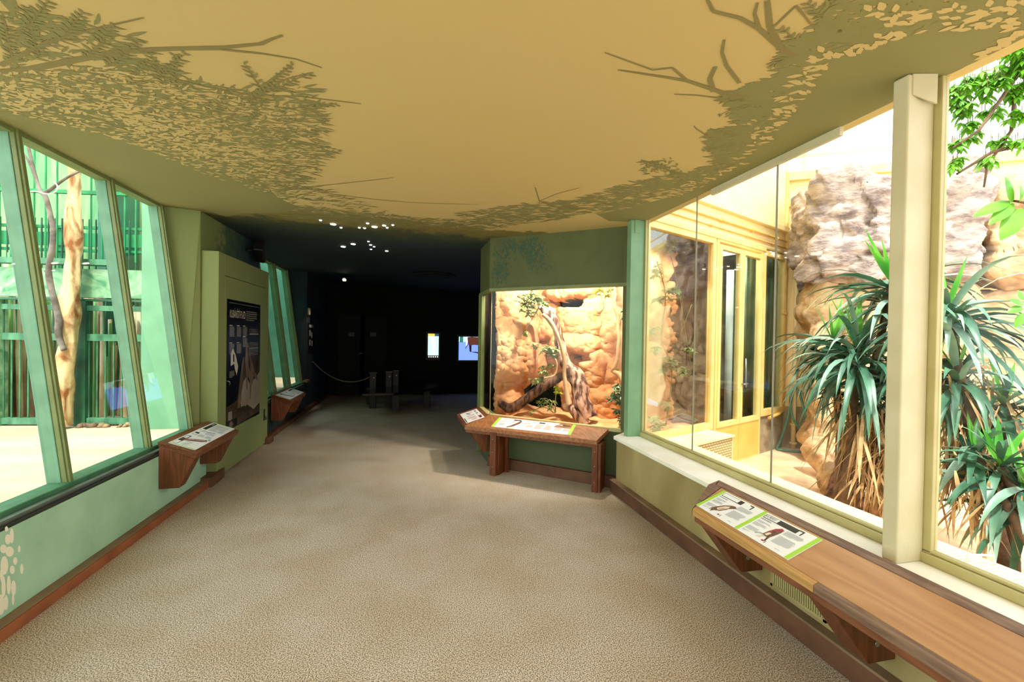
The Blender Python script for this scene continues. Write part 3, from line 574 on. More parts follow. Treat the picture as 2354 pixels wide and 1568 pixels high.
for px, nm, n_ in ((808, 'left', 4), (858, 'right', 5)):
    c = ony(px, 800, YS).x; d_ = struct('door_1' if nm == 'left' else 'door_2', (c, YS + .04, 0)); b = MB(); b.box((c - .33, YS, 0), (c + .33, YS + .07, 2.1)); b.build('leaf', 'door_dark', d_, bevel=.004)
    a_, e_ = ony(px - 7, 764, YS), ony(px + 7, 774, YS); b = MB(); b.box((a_.x, YS - .008, e_.z), (e_.x, YS - .002, a_.z)); o = b.build('door_notice', 'door_notice'); tag(o, 'small grey notice on the %s dark door at the back wall' % nm, 'notice')
    if nm == 'left':
        k = ony(833, 812, YS); b = MB(); b.tube([V((k.x, YS, k.z)), V((k.x, YS - .05, k.z)), V((k.x - .1, YS - .05, k.z))], .014, 8); b.build('handle', 'steel', d_)
mat('bollard', '0b0908', .5); mat('bench_top', '12161a', .12); mat('rope', '6f6a56', .8)
for (px, py), lb in zip(((857, 938), (893, 933), (909, 928)), ('left one of three dark posts before the bench', 'middle one of three dark posts behind the bench', 'right one of three dark posts behind the bench')):
    p = onz(px, py); t = thing('bollard', lb, 'post', (p.x, p.y, 0), 'dark posts in the far hall'); b = MB(); b.slab([(p.x - .065, p.y - .065), (p.x + .065, p.y - .065), (p.x + .065, p.y + .065), (p.x - .065, p.y + .065)], 0, .76); b.build('shaft', 'bollard', t, bevel=.004)
    b = MB(); b.slab([(p.x - .08, p.y - .08), (p.x + .08, p.y - .08), (p.x + .08, p.y + .08), (p.x - .08, p.y + .08)], .76, .78); b.build('cap', 'bench_top', t); b = MB(); b.tube([V((p.x + .02, p.y - .066, .66)), V((p.x + .02, p.y - .08, .66))], .013, 8); b.build('knob', 'steel', t)
bn = thing('bench', 'low dark curved bench with shiny top in the far hall', 'bench', (0, 9.8, 0)); top = [onz(x, y, .44) for x, y in ((832, 905), (905, 903), (975, 896), (1017, 886), (985, 873), (955, 874), (930, 880), (860, 890))]
b = MB(); b.slab([(p.x, p.y) for p in top], .385, .44); b.build('bench_top', 'bench_top', bn, bevel=.008)
for px, py in ((909, 945), (981, 936), (850, 930)):
    p = onz(px, py); b = MB(); b.slab([(p.x - .07, p.y - .02), (p.x + .07, p.y - .02), (p.x + .07, p.y + .12), (p.x - .07, p.y + .12)], 0, .385); b.build('leg', 'bollard', bn, bevel=.004)
pts = []; A = V((-2.13, 10.3, .98)); B_ = onz(855, 938) + V((0, 0, .70))
for i in range(15): t = i / 14; p = A.lerp(B_, t); p.z -= .30 * 4 * t * (1 - t) * .9; pts.append(p)
b = MB(); b.tube(pts, .012, 8, mi=0); o = b.build('barrier_rope', 'rope'); tag(o, 'slack rope hung from the left wall to the dark post', 'rope')

# ---- right shelf with two bird signs
sh = thing('display_shelf', 'long sloping walnut shelf bolted under the right window sill', 'shelf', (1.97, 2.46, .2))
s_ = .38; xb, zb = 1.972, .679
def sz(x): return zb - s_ * (xb - x)
Y1, Y0 = 2.46, -1.2
def strip(x0, x1, y0, y1, dz, th, m_, name, yl=None):
    b = MB(); up = [V((x0, y0, sz(x0) + dz)), V((x1, y0, sz(x1) + dz)), V((x1, y1 if yl is None else yl[1], sz(x1) + dz)), V((x0, y1 if yl is None else yl[0], sz(x0) + dz))]
    b.hexa([p - V((0, 0, th)) for p in up], up, 0); return b.build(name, m_, sh, bevel=.0025)
strip(1.70, 1.925, Y0, 2.36, 0, .03, 'oak_top', 'top_panel', (2.33, 2.38))
strip(1.927, xb, Y0, Y1, .001, .03, 'worn_edge', 'back_edge', (2.43, Y1))
strip(1.672, 1.698, 1.50, 2.33, .001, .034, 'light_edge', 'front_edge', (2.315, 2.33))
strip(1.672, 1.698, Y0, 1.498, .001, .034, 'worn_edge', 'front_edge')
b = MB(); up = [V((1.672, 2.318, sz(1.672) + .002)), V((1.70, 2.335, sz(1.70) + .002)), V((1.925, 2.385, sz(1.925) + .002)), V((1.927, 2.44, sz(1.927) + .002)), V((xb, 2.46, zb + .002)), V((1.90, 2.47, sz(1.9) + .002))]
b.hexa([p - V((0, 0, .04)) for p in up], up, 0); b.build('end_edge', 'worn_edge', sh, bevel=.002)
b = MB(); b.hexa([V((1.676, Y0, .50)), V((1.70, Y0, .50)), V((1.70, 2.31, .50)), V((1.676, 2.30, .50))], [V((1.676, Y0, sz(1.676) - .034)), V((1.70, Y0, sz(1.70) - .034)), V((1.70, 2.31, sz(1.70) - .034)), V((1.676, 2.30, sz(1.676) - .034))], 0); b.build('apron', 'walnut', sh, bevel=.003)
for y in (2.20, 1.46, .3):
    b = MB(); pf = [(2.078, .60), (1.705, .525), (1.705, .50), (1.93, .215), (2.078, .215)]; b.prism([V((x, y, z)) for x, z in pf], (0, .115, 0), 0); br = b.build('bracket', 'walnut_v', sh, bevel=.003)
    b = MB(); b.tube([V((1.97, y - .001, .30)), V((1.97, y - .006, .30))], .012, 10); b.build('screw_cap', 'steel', br)
th = math.atan(s_); Vr = V((math.cos(th), 0, math.sin(th)))
def common(F, b, hd, w_, tail):
    F.rect(b, 0, 0, .022, .21, 1)
    head(F, b, .03, .165, .03 + hd, .034, w_)
    F.shape(b, [(.235, .200), (.262, .200), (.262, .165), (.256, .165), (.256, .193), (.235, .193)], 2)
    F.lines(b, .034, .135, .085, 3, 4); F.lines(b, .034, .112, .085, 4, 4, .0065); F.lines(b, .034, .070, .08, 5, 4, .0065); F.lines(b, .034, .030, .05, 2, 3)
    F.lines(b, .20, .155, .10, 6, 4); F.lines(b, .20, .105, .10, 10, 4); F.lines(b, .25, .02, .06, 1, 3)
    F.rect(b, .165, .018, .178, .028, 7); F.rect(b, .185, .014, .192, .03, 4); F.rect(b, .03, .15, .10, .156, 3)
def quail(F, b, parent):
    common(F, b, .16, .13, 0); S_ = lambda p, m_, l=.0018: F.shape(b, p, m_, l)
    S_([(.085, .02), (.10, .06), (.125, .10), (.16, .128), (.185, .135), (.205, .125), (.19, .112), (.175, .10), (.165, .075), (.15, .05), (.12, .035), (.11, .015), (.10, .035)], 5)
    S_([(.115, .06), (.14, .10), (.165, .115), (.17, .10), (.155, .07), (.135, .048)], 8, .0022); S_([(.12, .055), (.15, .075), (.16, .09), (.15, .085), (.13, .068)], 6, .0026)
def finch(F, b, parent):
    common(F, b, .205, .088, 0); S_ = lambda p, m_, l=.0018: F.shape(b, p, m_, l)
    S_([(.135, .06), (.14, .10), (.155, .135), (.175, .15), (.188, .145), (.19, .125), (.185, .09), (.178, .06), (.185, .025), (.178, .022), (.168, .055), (.15, .055)], 5)
    S_([(.14, .09), (.15, .13), (.172, .152), (.19, .145), (.188, .13), (.17, .125), (.155, .11), (.15, .085)], 7, .0022); S_([(.142, .065), (.15, .09), (.165, .09), (.16, .062)], 8, .0022)
    S_([(.10, .045), (.12, .062), (.15, .062), (.15, .057), (.122, .056), (.104, .04)], 4); S_([(.12, .03), (.145, .055), (.155, .055), (.14, .03)], 8)
    F.rect(b, .322, 0, .344, .21, 1)
    F.t += [('HÝL MEXICKÝ', .026, 'sign_black', .036, .174, .42), ('HOUSE FINCH', .016, 'sign_grey', .034, .147, .6)]
O = V((1.712, 2.335, sz(1.712) + .002)); info_sign('info_sign', 'bird sign with lime left edge, first on the right shelf', O, (0, -1, 0), Vr, .322, .21, quail)
info_sign('info_sign', 'red finch sign between two lime bars on the right shelf', O + V((0, -.324, 0)), (0, -1, 0), Vr, .344, .21, finch)

# ---- wall grille under the shelf
vg = thing('wall_vent', 'cream slotted ventilation grille low on the right wall', 'vent', (2.076, 1.96, .16))
b = MB(); b.box((2.068, 1.78, .165), (2.08, 2.13, .18)); b.box((2.068, 1.78, .325), (2.08, 2.13, .34)); b.box((2.068, 1.78, .165), (2.08, 1.795, .34)); b.box((2.068, 2.115, .165), (2.08, 2.13, .34)); b.build('frame', 'wall_cream', vg)
b = MB()
for k in range(23): b.box((2.070, 1.80 + k * .014, .18), (2.078, 1.807 + k * .014, .325))
b.box((2.070, 1.795, .25), (2.078, 2.115, .256)); b.build('slats', 'cream_frame', vg)
# ================================================================== TERRARIUM (vitrine)
GA = V((2.203, 4.222, 0)); ft = V((-.757, .653, 0)); fm = V((.653, .757, 0))       # face direction (leftwards) and inwards
GL = 1.655                                                                     # face length
def fp(u, dpt, z): return GA + ft * u + fm * dpt + V((0, 0, z))
CL = fp(GL, 0, 0); CR = V((.93, 5.98, 0))                                        # left front corner, rear end of side pane
w4 = struct('window_4', (GA.x, GA.y, .62))
# base wall
mat('base_green', '4e5a3a', .7)
b = MB(); b.hexa([fp(-.15, -.0, -.1), fp(GL, 0, -.1), V((CR.x, CR.y, -.1)), V((CR.x + .1, CR.y, -.1)), fp(GL - .08, .1, -.1), fp(-.02, .1, -.1)], [fp(-.15, -.0, .6), fp(GL, 0, .6), V((CR.x, CR.y, .6)), V((CR.x + .1, CR.y, .6)), fp(GL - .08, .1, .6), fp(-.02, .1, .6)], 0)
b.build('wall_vitrine', 'base_green', loc=(0, 0, 0), kind='structure')
b = MB(); b.hexa([fp(-.1, -.05, 0), fp(GL, -.05, 0), fp(GL, .0, 0), fp(-.1, .0, 0)], [fp(-.1, -.05, .125), fp(GL, -.05, .125), fp(GL, .0, .125), fp(-.1, .0, .125)], 0)
b.build('baseboard_vitrine', 'brown_board', bevel=.004, kind='structure')
# header panel and its side return
hd = MB(); z0, z1 = 2.172, 3.1
hd.hexa([fp(.0, -.02, z0), fp(GL + .02, -.02, z0), fp(GL + .02, .05, z0), fp(.0, .05, z0)], [fp(.0, -.02, z1), fp(GL + .02, -.02, z1), fp(GL + .02, .05, z1), fp(.0, .05, z1)], 0)
hd.hexa([V((CL.x - .02, CL.y, z0)), V((CR.x - .02, CR.y, z0)), V((CR.x + .05, CR.y, z0)), V((CL.x + .06, CL.y, z0))], [V((CL.x - .02, CL.y, z1)), V((CR.x - .02, CR.y, z1)), V((CR.x + .05, CR.y, z1)), V((CL.x + .06, CL.y, z1))], 0)
for _ in range(420):          # painted twigs at the panel's upper left
    c = random.choice(((1.50, 2.62), (1.38, 2.70), (1.48, 2.45), (1.2, 2.66), (1.05, 2.62), (1.05, 2.50), (1.15, 2.72), (1.55, 2.36)))
    u, z = c[0] + random.gauss(0, .07), c[1] + random.gauss(0, .055); a = random.uniform(-2.4, -.7)
    if u > GL - .01 or z > 2.78: continue
    d = ft * -math.cos(a) + V((0, 0, math.sin(a))); p = fp(u, -.0212 - random.random() * .0008, z); e_ = d.cross(fm).normalized(); Lg = random.uniform(.03, .07)
    hd.poly([p, p + d * Lg * .5 + e_ * .008, p + d * Lg, p + d * Lg * .5 - e_ * .008], 1)
for pts in (((1.62, 2.70), (1.3, 2.66), (1.05, 2.60), (.95, 2.50)), ((1.3, 2.66), (1.2, 2.52), (1.08, 2.45), (1.05, 2.36)), ((1.6, 2.5), (1.5, 2.4)), ((.75, 2.74), (.68, 2.70), (.64, 2.66))):
    for (u, z), (u2, z2) in zip(pts[:-1], pts[1:]): hd.poly([fp(u, -.0222, z), fp(u2, -.0222, z2), fp(u2, -.0222, z2 + .006), fp(u, -.0222, z + .006)], 1)
hd.build('wall_vitrine_header', ['header_green', 'leaf_teal'], loc=(0, 0, 0), kind='structure')
b = MB(); b.hexa([fp(-.01, -.035, 2.15), fp(GL + .01, -.035, 2.15), fp(GL, .03, 2.15), fp(-.01, .03, 2.15)], [fp(-.01, -.035, 2.185), fp(GL + .01, -.035, 2.185), fp(GL, .03, 2.185), fp(-.01, .03, 2.185)])
b.hexa([V((CL.x - .035, CL.y, 2.15)), V((CR.x - .035, CR.y, 2.15)), V((CR.x + .03, CR.y, 2.15)), V((CL.x + .03, CL.y, 2.15))], [V((CL.x - .035, CL.y, 2.185)), V((CR.x - .035, CR.y, 2.185)), V((CR.x + .03, CR.y, 2.185)), V((CL.x + .03, CL.y, 2.185))]); b.build('top_rail', 'mull_green', w4)
b = MB(); b.hexa([fp(.0, -.03, .6), fp(GL, -.03, .6), fp(GL, .03, .6), fp(.0, .03, .6)], [fp(.0, -.03, .635), fp(GL, -.03, .635), fp(GL, .03, .635), fp(.0, .03, .635)])
b.hexa([V((CL.x - .03, CL.y, .6)), V((CR.x - .03, CR.y, .6)), V((CR.x + .03, CR.y, .6)), V((CL.x + .03, CL.y, .6))], [V((CL.x - .03, CL.y, .635)), V((CR.x - .03, CR.y, .635)), V((CR.x + .03, CR.y, .635)), V((CL.x + .03, CL.y, .635))]); b.build('bottom_rail', 'cream_frame', w4)
b = MB(); b.hexa([fp(-.06, -.03, .6), fp(.03, -.03, .6), fp(.03, .03, .6), fp(-.06, .03, .6)], [fp(-.06, -.03, 2.8), fp(.03, -.03, 2.8), fp(.03, .03, 2.8), fp(-.06, .03, 2.8)]); b.build('stile', 'header_green', w4, bevel=.004)
b = MB(); b.box((CR.x - .04, CR.y - .07, .0), (CR.x + .04, CR.y, 2.17)); b.box((CR.x - .02, CR.y - .14, .62), (CR.x + .02, CR.y - .07, 2.17)); b.build('stile', 'mull_green', w4, bevel=.004)
b = MB(); b.hexa([fp(.03, -.004, .63), fp(GL, -.004, .63), fp(GL, .004, .63), fp(.03, .004, .63)], [fp(.03, -.004, 2.17), fp(GL, -.004, 2.17), fp(GL, .004, 2.17), fp(.03, .004, 2.17)]); b.build('glass_pane', 'pane', w4)
b = MB(); b.box((CR.x - .004, CL.y + .01, .63), (CR.x + .004, CR.y - .07, 2.17)); b.build('glass_pane', 'pane', w4)
b = MB(); b.tube([fp(GL, 0, .63), fp(GL, 0, 2.17)], .006, 6); b.build('joint', 'joint_seal', w4)
# walls enclosing the terrarium, its floor and roof
rm = mat('rock_orange', 'dba877', .85, 'b07a4a', 2.4, detail=8, bump=.5, bscale=14, ramp=(.3, .7))
mat('dark_wall_cave_shade', '2a1c12', .9)
def bump(p, c, r, h, pw=2.5):
    q = (abs((p[0] - c[0]) / r[0]) ** pw + abs((p[1] - c[1]) / r[1]) ** pw)
    return h * max(0, 1 - q) ** .5 if q < 1 else 0
DW = 1.55
nb_ = V((-.653, -.757, 0))
W0 = fp(0, DW, 0)
UB = 1.70; W1 = W0 + ft * UB; g2_ = (V((1.04, 6.02, 0)) - V((W1.x, W1.y, 0))).normalized(); gn = V((-g2_.y, g2_.x, 0)); gn = -gn if gn.dot(nb_) < 0 else gn
def wuz(px, py):
    p = onp(px, py, W0, fm); u = (p - W0).dot(ft)
    if u <= UB: return u, p.z
    p = onp(px, py, W1, gn); return UB + (p - W1).dot(g2_), p.z
def wplace(u, z, h):
    k_ = min(1, max(0, (u - UB + .25) / .5)); p = (W0 + ft * u) if u <= UB else (W1 + g2_ * (u - UB)); n_ = nb_.lerp(V((-.1, -1, 0)), k_).normalized(); return V((p.x, p.y, z)) + n_ * h
def sized(px, py, rx_, ry_): a = wuz(px, py); return a, (rx_ / 148., ry_ / 155.)
BM = [(1178, 805, 78, 72, .50, 3), (1222, 830, 45, 40, .30, 2.5), (1155, 905, 50, 60, .25, 3), (1200, 700, 75, 50, .20, 3), (1245, 740, 60, 45, .16, 3), (1150, 710, 38, 60, .12, 3), (1335, 730, 55, 50, .22, 3.5), (1330, 790, 58, 26, .28, 3), (1365, 850, 30, 55, .22, 3), (1360, 920, 60, 45, .25, 3), (1320, 672, 60, 18, .30, 3), (1190, 915, 24, 18, .12, 2), (1420, 780, 36, 170, .10, 8)]
bl = [(sized(a, c_, r1, r2), h, pw) for a, c_, r1, r2, h, pw in BM]
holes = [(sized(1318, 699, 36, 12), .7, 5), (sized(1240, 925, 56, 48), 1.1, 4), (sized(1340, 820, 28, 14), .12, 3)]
def rockwall(name, uv0, uv1, z0, z1, nu, nz, place, hf, m_, label=None, cat=None):
    b = MB(); dk = []
    for j in range(nz + 1):
        for i in range(nu + 1):
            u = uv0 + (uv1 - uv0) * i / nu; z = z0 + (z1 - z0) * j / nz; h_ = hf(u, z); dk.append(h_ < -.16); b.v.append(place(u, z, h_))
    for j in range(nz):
        for i in range(nu): q = j * (nu + 1) + i; b.f.append([q, q + 1, q + nu + 2, q + nu + 1]); b.m.append(int(dk[q])); b.sm.append(True)  # deep recess faces take the dark colour, cave shade painted in
    o = b.build(name, [m_, 'dark_wall_cave_shade'], loc=(0, 0, 0)); s_ = o.modifiers.new('solid', 'SOLIDIFY'); s_.thickness = .06; s_.offset = 0
    return o
def fr(u, z, s_=1, sd=0): return noise.fractal(V((u * s_ + sd, z * s_, sd)), .9, 2.1, 6)
def ridge(u, z, s_, sd): return 1 - abs(noise.noise(V((u * s_ + sd, z * s_ * .7, sd)))) * 2
def vh(u, z):
    uu = u + .05 * fr(u, z, 3, 5); zz = z + .05 * fr(u, z, 3, 9); h = 0
    for (c, r), hh, pw in bl: h = max(h, bump((uu, zz), c, r, hh, pw))
    h += .05 * fr(u, z, 4, 1) + .02 * fr(u, z, 14, 2)
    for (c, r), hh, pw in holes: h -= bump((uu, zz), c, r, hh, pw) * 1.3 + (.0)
    return h
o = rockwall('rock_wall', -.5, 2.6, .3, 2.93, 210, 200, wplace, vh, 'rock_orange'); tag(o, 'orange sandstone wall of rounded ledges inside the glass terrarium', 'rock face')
# rock continuing round behind the aviary's door wall
DA = V((2.36, 4.12, 0)); dt = V((.918, .397, 0)); dn = V((-.397, .918, 0))
def dp(s_, d_, z): return DA + dt * s_ + dn * d_ + V((0, 0, z))
def vh2(u, z):
    h = .05 * fr(u, z, 3, 21) + .02 * fr(u, z, 12, 22)
    for (c, r, hh) in (((.35, .8), (.45, .4), .35), ((.9, 1.2), (.5, .35), .25), ((.3, 1.6), (.5, .4), .2), ((.9, 2.0), (.6, .4), .15), ((1.2, .7), (.3, .4), .25), ((.6, 2.5), (.7, .3), .15)): h = max(h, bump((u + .05 * fr(u, z, 3, 5), z), c, r, hh, 3) + .02 * fr(u, z, 10, 3))
    return h
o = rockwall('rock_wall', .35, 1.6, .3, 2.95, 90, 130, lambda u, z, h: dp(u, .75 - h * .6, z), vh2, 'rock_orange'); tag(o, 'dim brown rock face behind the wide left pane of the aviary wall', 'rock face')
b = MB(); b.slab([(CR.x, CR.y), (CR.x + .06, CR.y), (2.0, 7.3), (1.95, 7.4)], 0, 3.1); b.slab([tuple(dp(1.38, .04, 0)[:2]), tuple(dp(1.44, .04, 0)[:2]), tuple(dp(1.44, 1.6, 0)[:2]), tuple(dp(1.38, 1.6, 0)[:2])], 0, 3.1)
b.build('wall_terrarium', 'dark_wall_cave_shade', loc=(0, 0, 0), kind='structure')
mat('sand_orange', 'e6be8c', .95, 'c78f55', 5, bump=.3, bscale=40)
b = MB(); nu, nz = 60, 30
for j in range(nz + 1):
    for i in range(nu + 1):
        u = -.9 + (GL + 1.1) * i / nu; d_ = .04 + 1.5 * j / nz; p = fp(u, d_, .50 + .10 * (d_ > .2) * noise.noise(V((u * 3, d_ * 3, 0))) + .02 * noise.noise(V((u * 12, d_ * 12, 0))))
        if p.x < 1.0: p.x = 1.0
        k_ = (p - DA).dot(dn)
        if k_ < .03 and p.x > 2.3: p = p - dn * (k_ - .03)
        b.v.append(p)
for j in range(nz):
    for i in range(nu): q = j * (nu + 1) + i; b.f.append([q, q + 1, q + nu + 2, q + nu + 1]); b.m.append(0); b.sm.append(True)
o = b.build('sand_bed', 'sand_orange', loc=(0, 0, 0)); tag(o, 'orange sand floor of the glass terrarium', 'sand', kind='stuff')
b = MB(); b.slab([tuple(fp(0, .06, 0)[:2]), tuple(fp(GL, .06, 0)[:2]), (CR.x + .06, CR.y), (2.2, 7.1), (4.3, 6.4), tuple(dp(1.5, .04, 0)[:2]), tuple(dp(.02, .04, 0)[:2])], 2.95, 3.05); b.build('ceiling_terrarium', 'dark_wall_cave_shade', loc=(0, 0, 0), kind='structure')
# logs
bark = mat('bark_brown', 'c79c84', .85, '4e2f22', 12, stretch=(1.6, 1.6, .3), bump=1.0, bscale=26, detail=8, ramp=(.42, .58))
mat('bark_pale', 'd8b48c', .7, 'a57f58', 8, stretch=(1, 1, .3)); mat('bark_dark', '8a5e48', .9, '2f1d15', 12, stretch=(1.5, 1.5, .4), bump=1, bscale=24, ramp=(.42, .6))
def pxtube(pts, dep, n=10, rough=.35, rs=7, sub=5):
    P = [atd(x, y, (dep[i] if hasattr(dep, '__len__') else dep)) for i, (x, y, r_) in enumerate(pts)]; RR = [r_ * ((dep[i] if hasattr(dep, '__len__') else dep)) / FPX for i, (x, y, r_) in enumerate(pts)]
    Q, RQ = [], []
    for i in range(len(P) - 1):
        p0, p1, p2, p3 = P[max(i - 1, 0)], P[i], P[i + 1], P[min(i + 2, len(P) - 1)]
        for k in range(sub):
            t = k / sub; Q.append(.5 * ((2 * p1) + (p2 - p0) * t + (2 * p0 - 5 * p1 + 4 * p2 - p3) * t * t + (3 * p1 - p0 - 3 * p2 + p3) * t ** 3)); RQ.append(RR[i] + (RR[i + 1] - RR[i]) * t)
    Q.append(P[-1]); RQ.append(RR[-1]); return Q, RQ
def log(name, label, pts, dep, m_, rough=.35, n=14, rs=7, cat='log', sub=6):
    Q, RQ = pxtube(pts, dep, sub=sub); b = MB(); b.tube(Q, RQ, n, rough=rough, rs=rs); o = b.build(name, m_); tag(o, label, cat); return o
log('twisted_log', 'thick gnarled pinkish log standing in the terrarium, bent at its foot', [(1243, 703, 9), (1262, 722, 12), (1280, 752, 11), (1288, 797, 10), (1300, 838, 14), (1322, 862, 21), (1334, 892, 19), (1338, 925, 20), (1352, 962, 17)], [5.9, 5.9, 5.85, 5.8, 5.75, 5.65, 5.6, 5.55, 5.5], 'bark_brown', .5, 18, 9)
log('stump_log', 'short gnarled log stub at the foot of the standing log', [(1299, 928, 8), (1312, 940, 11), (1330, 956, 13), (1350, 978, 12)], [5.6, 5.55, 5.5, 5.45], 'bark_brown', .5, 14, 9)
log('leaning_log', 'dark bark log lying slantwise at the left of the terrarium', [(1134, 912, 4), (1152, 928, 8), (1174, 938, 10), (1206, 920, 11), (1250, 888, 12), (1285, 868, 10), (1300, 862, 8)], [6.0, 5.95, 5.9, 5.9, 5.85, 5.8, 5.8], 'bark_dark', .4, 14, 8)
log('pale_branch', 'long thin pale branch leaning along the standing log', [(1247, 722, 4), (1267, 742, 6), (1287, 785, 4), (1298, 832, 5), (1297, 860, 4), (1303, 900, 5), (1308, 930, 8)], 5.55, 'bark_pale', .15, 8, cat='branch')
log('pale_branch', 'pale curved twig in front of the leaning log', [(1250, 869, 1.5), (1275, 862, 2), (1280, 838, 2), (1276, 825, 2)], 5.5, 'bark_pale', .1, 6, cat='branch')
log('cut_branch', 'stub of pale wood among leaves at the terrarium top', [(1190, 678, 5), (1205, 685, 6), (1225, 698, 5)], 5.9, 'bark_pale', .2, 10, cat='branch')
# terrarium plants
mat('leaf_sage', '9fae6a', .5, '6f8648', 20, trans=.3); mat('leaf_yellow', 'd6dc50', .5, 'a8bc3a', 20, trans=.4); mat('leaf_deep', '5c7a50', .45, '3b5a3a', 20); mat('stem_green', '7d7a4a', .7)
def shrub(name, label, clusters, dep, m_, leaf=(.05, .022), droop=.3, stems=None, cat='plant', per=16):
    t = thing(name, label, cat, atd(clusters[0][0], clusters[0][1], dep)); b = MB(); sm = MB(); root = stems
    for (x, y, rp, n_) in clusters:
        c = atd(x, y, dep); rr = rp * dep / FPX
        for k in range(max(1, n_ // 6)):
            d0 = V((random.gauss(0, 1), random.gauss(0, 1), random.gauss(0, .9))); d0 = d0.normalized() * rr * random.random() ** .5; q = c + d0
            sm.tube([c, c + d0 * .5 + V((0, 0, .01)), q], .0025, 4)
            for j in range(6):
                a = 2 * math.pi * j / 6 + random.random(); d = V((math.cos(a), math.sin(a), random.uniform(-.6, .5) - droop * .3)); L_ = random.uniform(.75, 1.25) * leaf[0]
                b.leaf(q, d, V((random.gauss(0, .3), random.gauss(0, .3), 1)), L_, leaf[1] * random.uniform(.8, 1.2), 0, .3, 3)
    if root:
        for pts in root:
            Q, RQ = pxtube([(x, y, r_) for x, y, r_ in pts], dep, sub=4); sm.tube(Q, RQ, 6)
    b.build('foliage', m_, t); sm.build('stems', 'stem_green', t); return t
shrub('terrarium_shrub', 'sage leaved shrub at the top left of the terrarium', [(1222, 675, 24, 90), (1208, 700, 24, 110), (1235, 690, 22, 90), (1215, 712, 18, 50), (1250, 700, 10, 24), (1205, 762, 7, 12)], 5.75, 'leaf_sage', (.062, .032), stems=[[(1240, 705, 2), (1225, 730, 1), (1207, 760, 1)], [(1222, 675, 2), (1222, 655, 2), (1222, 630, 2)]])
shrub('terrarium_shrub', 'sage leaved twigs halfway up the standing log', [(1225, 793, 10, 24), (1258, 808, 18, 66), (1272, 808, 14, 50), (1262, 838, 8, 24), (1250, 850, 12, 40), (1228, 875, 12, 40), (1245, 870, 8, 24), (1268, 800, 12, 24)], 5.6, 'leaf_sage', (.062, .034), stems=[[(1276, 825, 1.6), (1262, 800, 1), (1258, 776, .8)], [(1278, 840, 1.4), (1260, 850, 1), (1246, 852, 1)]])
shrub('terrarium_fern', 'small bright leafy shoot on the terrarium sand', [(1282, 890, 8, 18), (1277, 905, 8, 20), (1280, 897, 5, 12)], 5.65, 'leaf_yellow', (.05, .026), stems=[[(1282, 888, 1), (1277, 915, 1.2), (1277, 948, 1.5)]])
shrub('terrarium_fern', 'grey green feathery plant low in the terrarium', [(1255, 922, 10, 30), (1240, 926, 8, 24), (1262, 934, 8, 24), (1222, 945, 6, 18), (1270, 925, 6, 18)], 5.6, 'leaf_sage', (.055, .018), stems=[[(1222, 946, 1), (1250, 936, 1), (1274, 950, 1.2)], [(1262, 925, 1), (1272, 938, 1), (1276, 950, 1.2)]])
shrub('terrarium_shrub', 'dark green bush in the terrarium\'s lower right corner', [(1420, 890, 14, 60), (1412, 912, 18, 80), (1428, 920, 14, 70), (1425, 945, 10, 40), (1430, 965, 10, 40)], 5.1, 'leaf_deep', (.06, .028), stems=[[(1430, 900, 1.5), (1426, 940, 1.6), (1430, 975, 1.8)]])
shrub('terrarium_shrub', 'yellow leaved twig hanging at the terrarium top right', [(1370, 665, 12, 30), (1392, 670, 12, 40), (1410, 662, 12, 30), (1362, 680, 5, 12), (1432, 668, 8, 18)], 5.6, 'leaf_yellow', (.06, .028), stems=[[(1370, 665, 1), (1400, 655, 1.2), (1430, 645, 1.4)]])
shrub('terrarium_shrub', 'sparse dark sprig at the terrarium right edge', [(1434, 715, 5, 14), (1432, 730, 5, 14)], 5.2, 'leaf_deep', (.045, .02), stems=[[(1434, 712, 1), (1432, 732, 1), (1436, 745, 1)]])

# ---- table in front
tu = V((.797, -.604, 0)); tv = V((.604, .797, 0)); TP = V((.884, 4.903, 0))
def tp(u, d_, z): return TP + tu * u + tv * d_ + V((0, 0, z))
tb = thing('sign_table', 'walnut sign table wrapping the terrarium corner, with sloping top', 'table', TP)
FLc, FRc, BRc, BLc = V((.616, 5.11, .537)), V((1.868, 4.159, .541)), V((2.085, 4.318, .632)), V((.935, 5.255, .636))
b = MB(); up = [FLc, FRc, BRc, BLc]; b.hexa([p - V((0, 0, .045)) for p in up], up, 0); b.build('top', 'table_top', tb, bevel=.003)
SL_, SBk = V((.60, 5.88, .537)), V((.93, 5.93, .636))
b = MB(); up = [FLc + V((-.0, .004, 0)), BLc + V((0, .004, 0)), SBk, SL_]; b.hexa([p - V((0, 0, .045)) for p in up], up, 0); b.build('side_top', 'walnut', tb, bevel=.003)
b = MB(); b.prism([tp(-.33, .012, .46), tp(1.24, .012, .46), tp(1.24, .012, .497), tp(-.33, .012, .494)], tv * .022); b.build('apron', 'walnut', tb, bevel=.002)
def leg(u0, u1, d0, d1, zt=.50):
    b = MB(); b.hexa([tp(u0, d0, 0), tp(u1, d0, 0), tp(u1, d1, 0), tp(u0, d1, 0)], [tp(u0, d0, zt), tp(u1, d0, zt), tp(u1, d1, zt), tp(u0, d1, zt)]); return b.build('leg', 'walnut_v', tb, bevel=.003)
l1 = leg(0, .075, .0, .05); leg(.045, .095, .05, .235); leg(.10, .14, .19, .235)
l2 = leg(1.185, 1.245, 0, .06); leg(1.245, 1.275, .01, .24); leg(1.225, 1.245, .06, .24)
for l_, u in ((l1, .036), (l2, 1.213)):
    for z in (.42, .27, .10): b = MB(); b.tube([tp(u, .001, z), tp(u, -.004, z)], .006, 8); b.build('screw', 'steel', l_)
b = MB(); b.prism([V((.64, 5.20, .49)), V((.90, 5.27, .49)), V((.90, 5.27, .22)), V((.84, 5.26, .22))], (0, .05, 0)); b.build('bracket', 'walnut_v', tb, bevel=.003)
